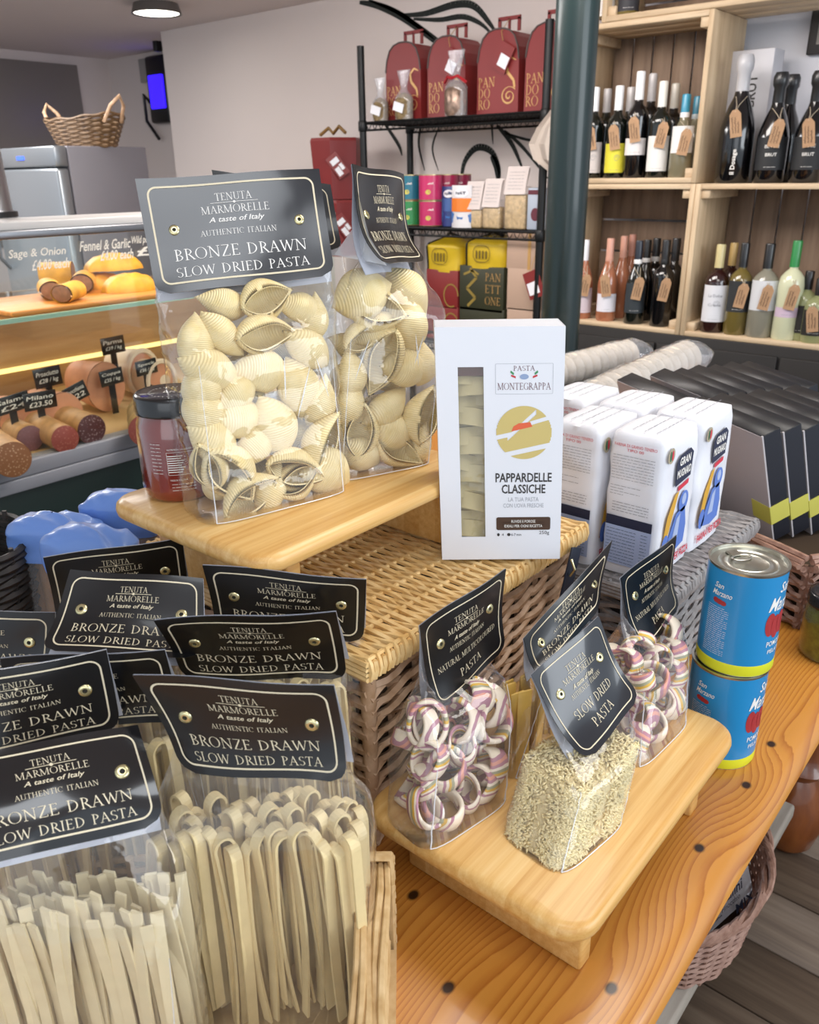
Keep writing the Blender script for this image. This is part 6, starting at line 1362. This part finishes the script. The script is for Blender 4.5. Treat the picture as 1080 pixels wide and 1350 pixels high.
def roll(c, L, r, ang, lab):
    t = thing('sausage_roll', lab, 'pastry', c); c = V(c)+V((0, 0, r*.85)); d = V((math.cos(ang), math.sin(ang), 0)); s = V((-d.y, d.x, 0))
    b = MB(); b.grid(lambda i, j: c+d*((j-.5)*L)+(s*math.cos(2*PI*i)+V((0, 0, .85))*math.sin(2*PI*i))*(r*(1+.05*noise.noise(V((i*5, j*6, L*50))))), 24, 10, closeu=True); b.build('crust', M_crust, t, True)
    b = MB()
    for e in (-.5, .5): b.v += [tuple(c+d*(e*L*1.005)+(s*math.cos(2*PI*i/20)+V((0, 0, .85))*math.sin(2*PI*i/20))*r*.86) for i in range(20)]; 
    b.f = [tuple(range(20)), tuple(range(20, 40))]; b.build('filling', M_meat, t)
bt = bz+.0145
P_ = lambda px, py, z: onz(px, py, z)
q = P_(68, 394, bt); roll((q.x, q.y, bt), .10, .032, -.4, 'left sausage roll with cut dark end on the serving board')
q = P_(88, 396, bt); roll((q.x+.02, q.y, bt), .10, .030, -.9, 'front sausage roll with pale cut end on the serving board')
q = P_(112, 384, bt); roll((q.x, q.y, bt), .12, .034, -.6, 'rear sausage roll with brown meat end on the serving board')
q = P_(84, 376, bt); roll((q.x-.03, q.y, bt+.0), .10, .042, .9, 'raised sausage roll behind the front pair on the serving board')
q = P_(140, 380, bt); pastry((q.x-.03, q.y, bt), .075, 'rear left golden pasty on the serving board', 1.3)
q = P_(172, 383, bt); pastry((q.x, q.y, bt), .085, 'front golden crimped pasty on the serving board', 1.35)
q = P_(158, 378, bt); pastry((q.x-.02, q.y-.0, bt+.052), .090, 'large bright pasty resting on top of the other two', 1.35, .55)
# cured meats
dz_ = .6455
M_cas = plain('salami_casing', '#b58a5c', .6, var=.3, scale=30); M_olv = plain('herb_casing', '#8f7440', .6, var=.4, scale=30)
def meat_mat(name, a_, b_, sc=140): 
    t = NT(name); v = t.node('TexVoronoi'); v.inputs['Scale'].default_value = sc; tc = t.coord(); t.link(tc, v.inputs['Vector']); t.link(t.ramp(v.outputs['Distance'], [(.0, b_), (.38, a_), (1, a_)]), t.b.inputs['Base Color']); t.set(.4); return t.m
FM = [meat_mat('cut_orange', '#8f5f3c', '#d8b48c'), meat_mat('cut_purple', '#7d4f54', '#8f6368'), meat_mat('cut_pink', '#93493c', '#b87864'), meat_mat('cut_dark', '#5a3232', '#b9a3a0')]
def salami(px, py, r, L, ang, fm, cas, lab, z=None, name='salami'):
    c = onz(px, py, dz_+r); t = thing(name, lab, 'salami', (c.x, c.y, dz_)); d = V((math.cos(ang), math.sin(ang), 0)); s = V((-d.y, d.x, 0)); u = V((0, 0, 1))
    b = MB(); b.grid(lambda i, j: c-d*(L*j)+(s*math.cos(2*PI*i)+u*math.sin(2*PI*i))*(r*(1-.35*max(0, (j-.85)/.15)**2)*(1+.03*noise.noise(V((i*6, j*9, px))))), 28, 14, closeu=True); b.f.append(tuple(14*28+i for i in range(28))); b.build('casing', cas, t, True)
    b = MB(); b.grid(lambda i, j: c+d*(.004*math.sin(j*PI/2))+(s*math.cos(2*PI*i)+u*math.sin(2*PI*i))*(r*.99*(1-j*.999)), 28, 3, closeu=True); b.build('cut_face', fm, t, True)
salami(17, 606, .046, .22, -.15, FM[0], M_cas, 'large orange flecked salami at the front left of the deli display')
salami(0, 568, .040, .22, -.15, FM[0], M_cas, 'salami end cut by the left picture edge')
salami(40, 578, .036, .24, -.1, FM[1], M_cas, 'smooth purple sausage log with yellow casing in the deli display')
salami(86, 579, .038, .26, -.12, FM[2], M_cas, 'reddish salami log with netted casing in the deli display')
salami(121, 566, .042, .28, -.05, FM[3], M_cas, 'dark salami flecked with fat in the deli display')
salami(192, 568, .046, .24, -.55, FM[2], M_olv, 'thick herb coated cured roll lying crosswise behind the sauce jar')
M_ham = plain('ham_pink', '#dd9a74', .45, var=.2, scale=12, bump=.2); M_fat = plain('ham_fat', '#efd9bd', .5)
def hamblock(px, py, rx, rz, X, lab, ring=False):
    c = onz(px, py, dz_+rz); X = c.x; t = thing('ham', lab, 'ham', (X, c.y, dz_))
    b = MB(); b.grid(lambda i, j: V((X-.16*j*(1)+.02*math.sin(PI*j)*0, c.y+rx*math.cos(2*PI*i)*(1-.2*j), c.z+rz*math.sin(2*PI*i)*(1-.2*j))), 32, 6, closeu=True); b.f.append(tuple(6*32+i for i in range(32))); b.build('rind', M_fat if ring else M_ham, t, True)
    b = MB(); b.grid(lambda i, j: V((X+.002+.006*math.sin(j*PI/2), c.y+rx*.99*(1-j*.999)*math.cos(2*PI*i), c.z+rz*.99*(1-j*.999)*math.sin(2*PI*i))), 32, 4, closeu=True); b.build('cut_face', M_ham, t, True)
    if ring:
        b = MB(); b.tube([V((X+.006, c.y+rx*.94*math.cos(2*PI*i/32), c.z+rz*.94*math.sin(2*PI*i/32))) for i in range(33)], .009, 6, cap=False); b.build('fat_ring', M_fat, t, True); b = MB(); b.lathe([(0, .0), (.02, .0)], 16, cap=False); b.xf(Matrix.Translation((X+.010, c.y+.01, c.z)) @ Matrix.Rotation(PI/2, 4, 'Y')); b.build('centre_fat', M_fat, t)
hamblock(38, 553, .085, .055, -2.52, 'broad flat ham piece at the back left of the deli display')
hamblock(84, 545, .060, .062, -2.62, 'orange ham piece behind the price tags in the deli display')
hamblock(140, 510, .066, .080, -2.66, 'tall rounded ham loaf in the middle back of the deli display')
hamblock(188, 492, .062, .082, -2.62, 'round rimmed ham with white fat ring, right back of the deli display', True)
hamblock(212, 502, .056, .070, -2.50, 'second white rimmed ham slice face beside the other rimmed ham', True)
def ptag(px, py, w_, h_, rot, X, l1, l2, lab):
    c = onx(px, py, X); t = thing('price_tag', lab, 'price tag', c); R = Matrix.Rotation(rot, 3, 'X')
    b = MB(); b.box(c, (.003, w_, h_), R); b.build('slate_card', M_card, t, bevel=.0012)
    MB().bx((X-.008, c.y-.010, dz_), (X-.003, c.y+.010, c.z-.01)).build('holder', M_black, t)
    f = Flat(); f.add(place(sans(l1, .01), 0, h_*.2, w_*.82, h_*.24, .2)); f.add(place(sans(l2, .01), 0, -h_*.18, w_*.7, h_*.28, .2)); f.map(plane_map(c+V((.0022, 0, 0)), R @ V((0, 1, 0)), R @ V((0, 0, 1))), 'handwriting', M_chalk, t)
for a_ in ((149, 455, .085, .055, .03, -2.5, 'Parma', '£39 / kg', 'uppermost black price tag above the tall ham loaf'), (63, 497, .085, .058, .04, -2.38, 'Prosciutto', '£28 / kg', 'black price tag standing left of the tilted tag'), (100, 518, .075, .052, .28, -2.30, 'Finocchiona', '£22', 'black price tag tilted to the right above the dark salami'),
           (147, 497, .080, .050, .06, -2.36, 'Coppa', '£35 / kg', 'black price tag in the middle above the herb coated roll'), (193, 484, .078, .048, .05, -2.36, 'Speck', '£36 / kg', 'black price tag before the white rimmed ham'), (16, 532, .10, .048, .1, -2.26, 'Salame', '£24', 'wide black price tag at the left picture edge'),
           (53, 528, .095, .050, -.03, -2.24, 'Milano', '£23.50', 'wide black price tag over the purple sausage log'), (208, 520, .07, .045, -.5, -2.26, 'Bresaola', '£38', 'leaning black price tag behind the sauce jar lid')): ptag(*a_)

# ---- things behind the counter
fr = thing('fridge', 'grey freestanding fridge with steel door behind the deli counter', 'fridge', (-3.8, 2.13, 0)); FX0, FX1, FY0, FY1, FZT = -4.12, -3.50, 1.93, 2.34, 1.468
MB().bx((FX0, FY0+.03, 0), (FX1, FY1, FZT)).build('cabinet', plain('grey_enamel', '#77757c', .5), fr, bevel=.004)
MB().bx((FX0, FY0-.03, .05), (FX1-.002, FY0+.028, FZT-.085)).build('door', plain('steel_door', '#9aa0a6', .3, metal=.7), fr, bevel=.012)
MB().bx((FX0, FY0-.03, FZT-.08), (FX1-.002, FY0+.028, FZT)).build('control_panel', plain('steel_door', '#9aa0a6', .3, metal=.7), fr, bevel=.006)
MB().bx((FX0+.30, FY0-.034, FZT-.05), (FX0+.36, FY0-.03, FZT-.035)).build('blue_display', emis('blue_led', '#4468ff', 2.5), fr)
MB().tube([(FX0+.05, FY0-.03, .95), (FX0+.05, FY0-.07, 1.0), (FX0+.05, FY0-.07, 1.25), (FX0+.05, FY0-.03, 1.3)], .010, 8).build('handle', M_steel, fr, True)
bb = thing('wicker_bowl', 'long brown wicker basket with raised handles on top of the fridge', 'basket', (-3.8, 2.13, FZT)); b = MB(); bc2 = V((-3.66, 2.15, FZT+.003))
def e2(a, k, z): z += .0; return V((bc2.x+.175*k*math.cos(a)*1.35, bc2.y+.135*k*math.sin(a), bc2.z+z+.02*abs(math.cos(a))**3*(z/.1)))
for j in range(14): b.tube([e2(2*PI*i/60, .72+.28*j/13, .008*j+.003*math.sin(i*1.05+j*PI)) for i in range(61)], .0052, 5, cap=False)
o = b.build('woven_body', cane('dark_brown_cane', '#5c4630', '#7c6144'), bb, True); o['kind'] = 'stuff'
for s in (0, PI):
    cx = bc2+V((.225*math.cos(s), 0, .10)); MB().tube([cx+V((0, -.04, -.01)), cx+V((.05*math.cos(s), -.03, .05)), cx+V((.075*math.cos(s), 0, .085)), cx+V((.05*math.cos(s), .03, .05)), cx+V((0, .04, -.01))], .008, 6).build('handle', M_brownc, bb, True)
c = onx(0, 262, -2.35); c = V((-2.4, c.y-.02, 1.246)); t = thing('steel_canister', 'polished steel canister cut by the left picture edge on the counter top', 'canister', c)
MB().lathe([(.07, .012), (.066, .02), (.062, .19), (.05, .22), (0, .22)], 32, c, cap=False).build('canister_body', M_steel, t, True); MB().lathe([(.078, 0), (.078, .014), (.07, .016)], 32, c).build('base_ring', M_black, t, True)
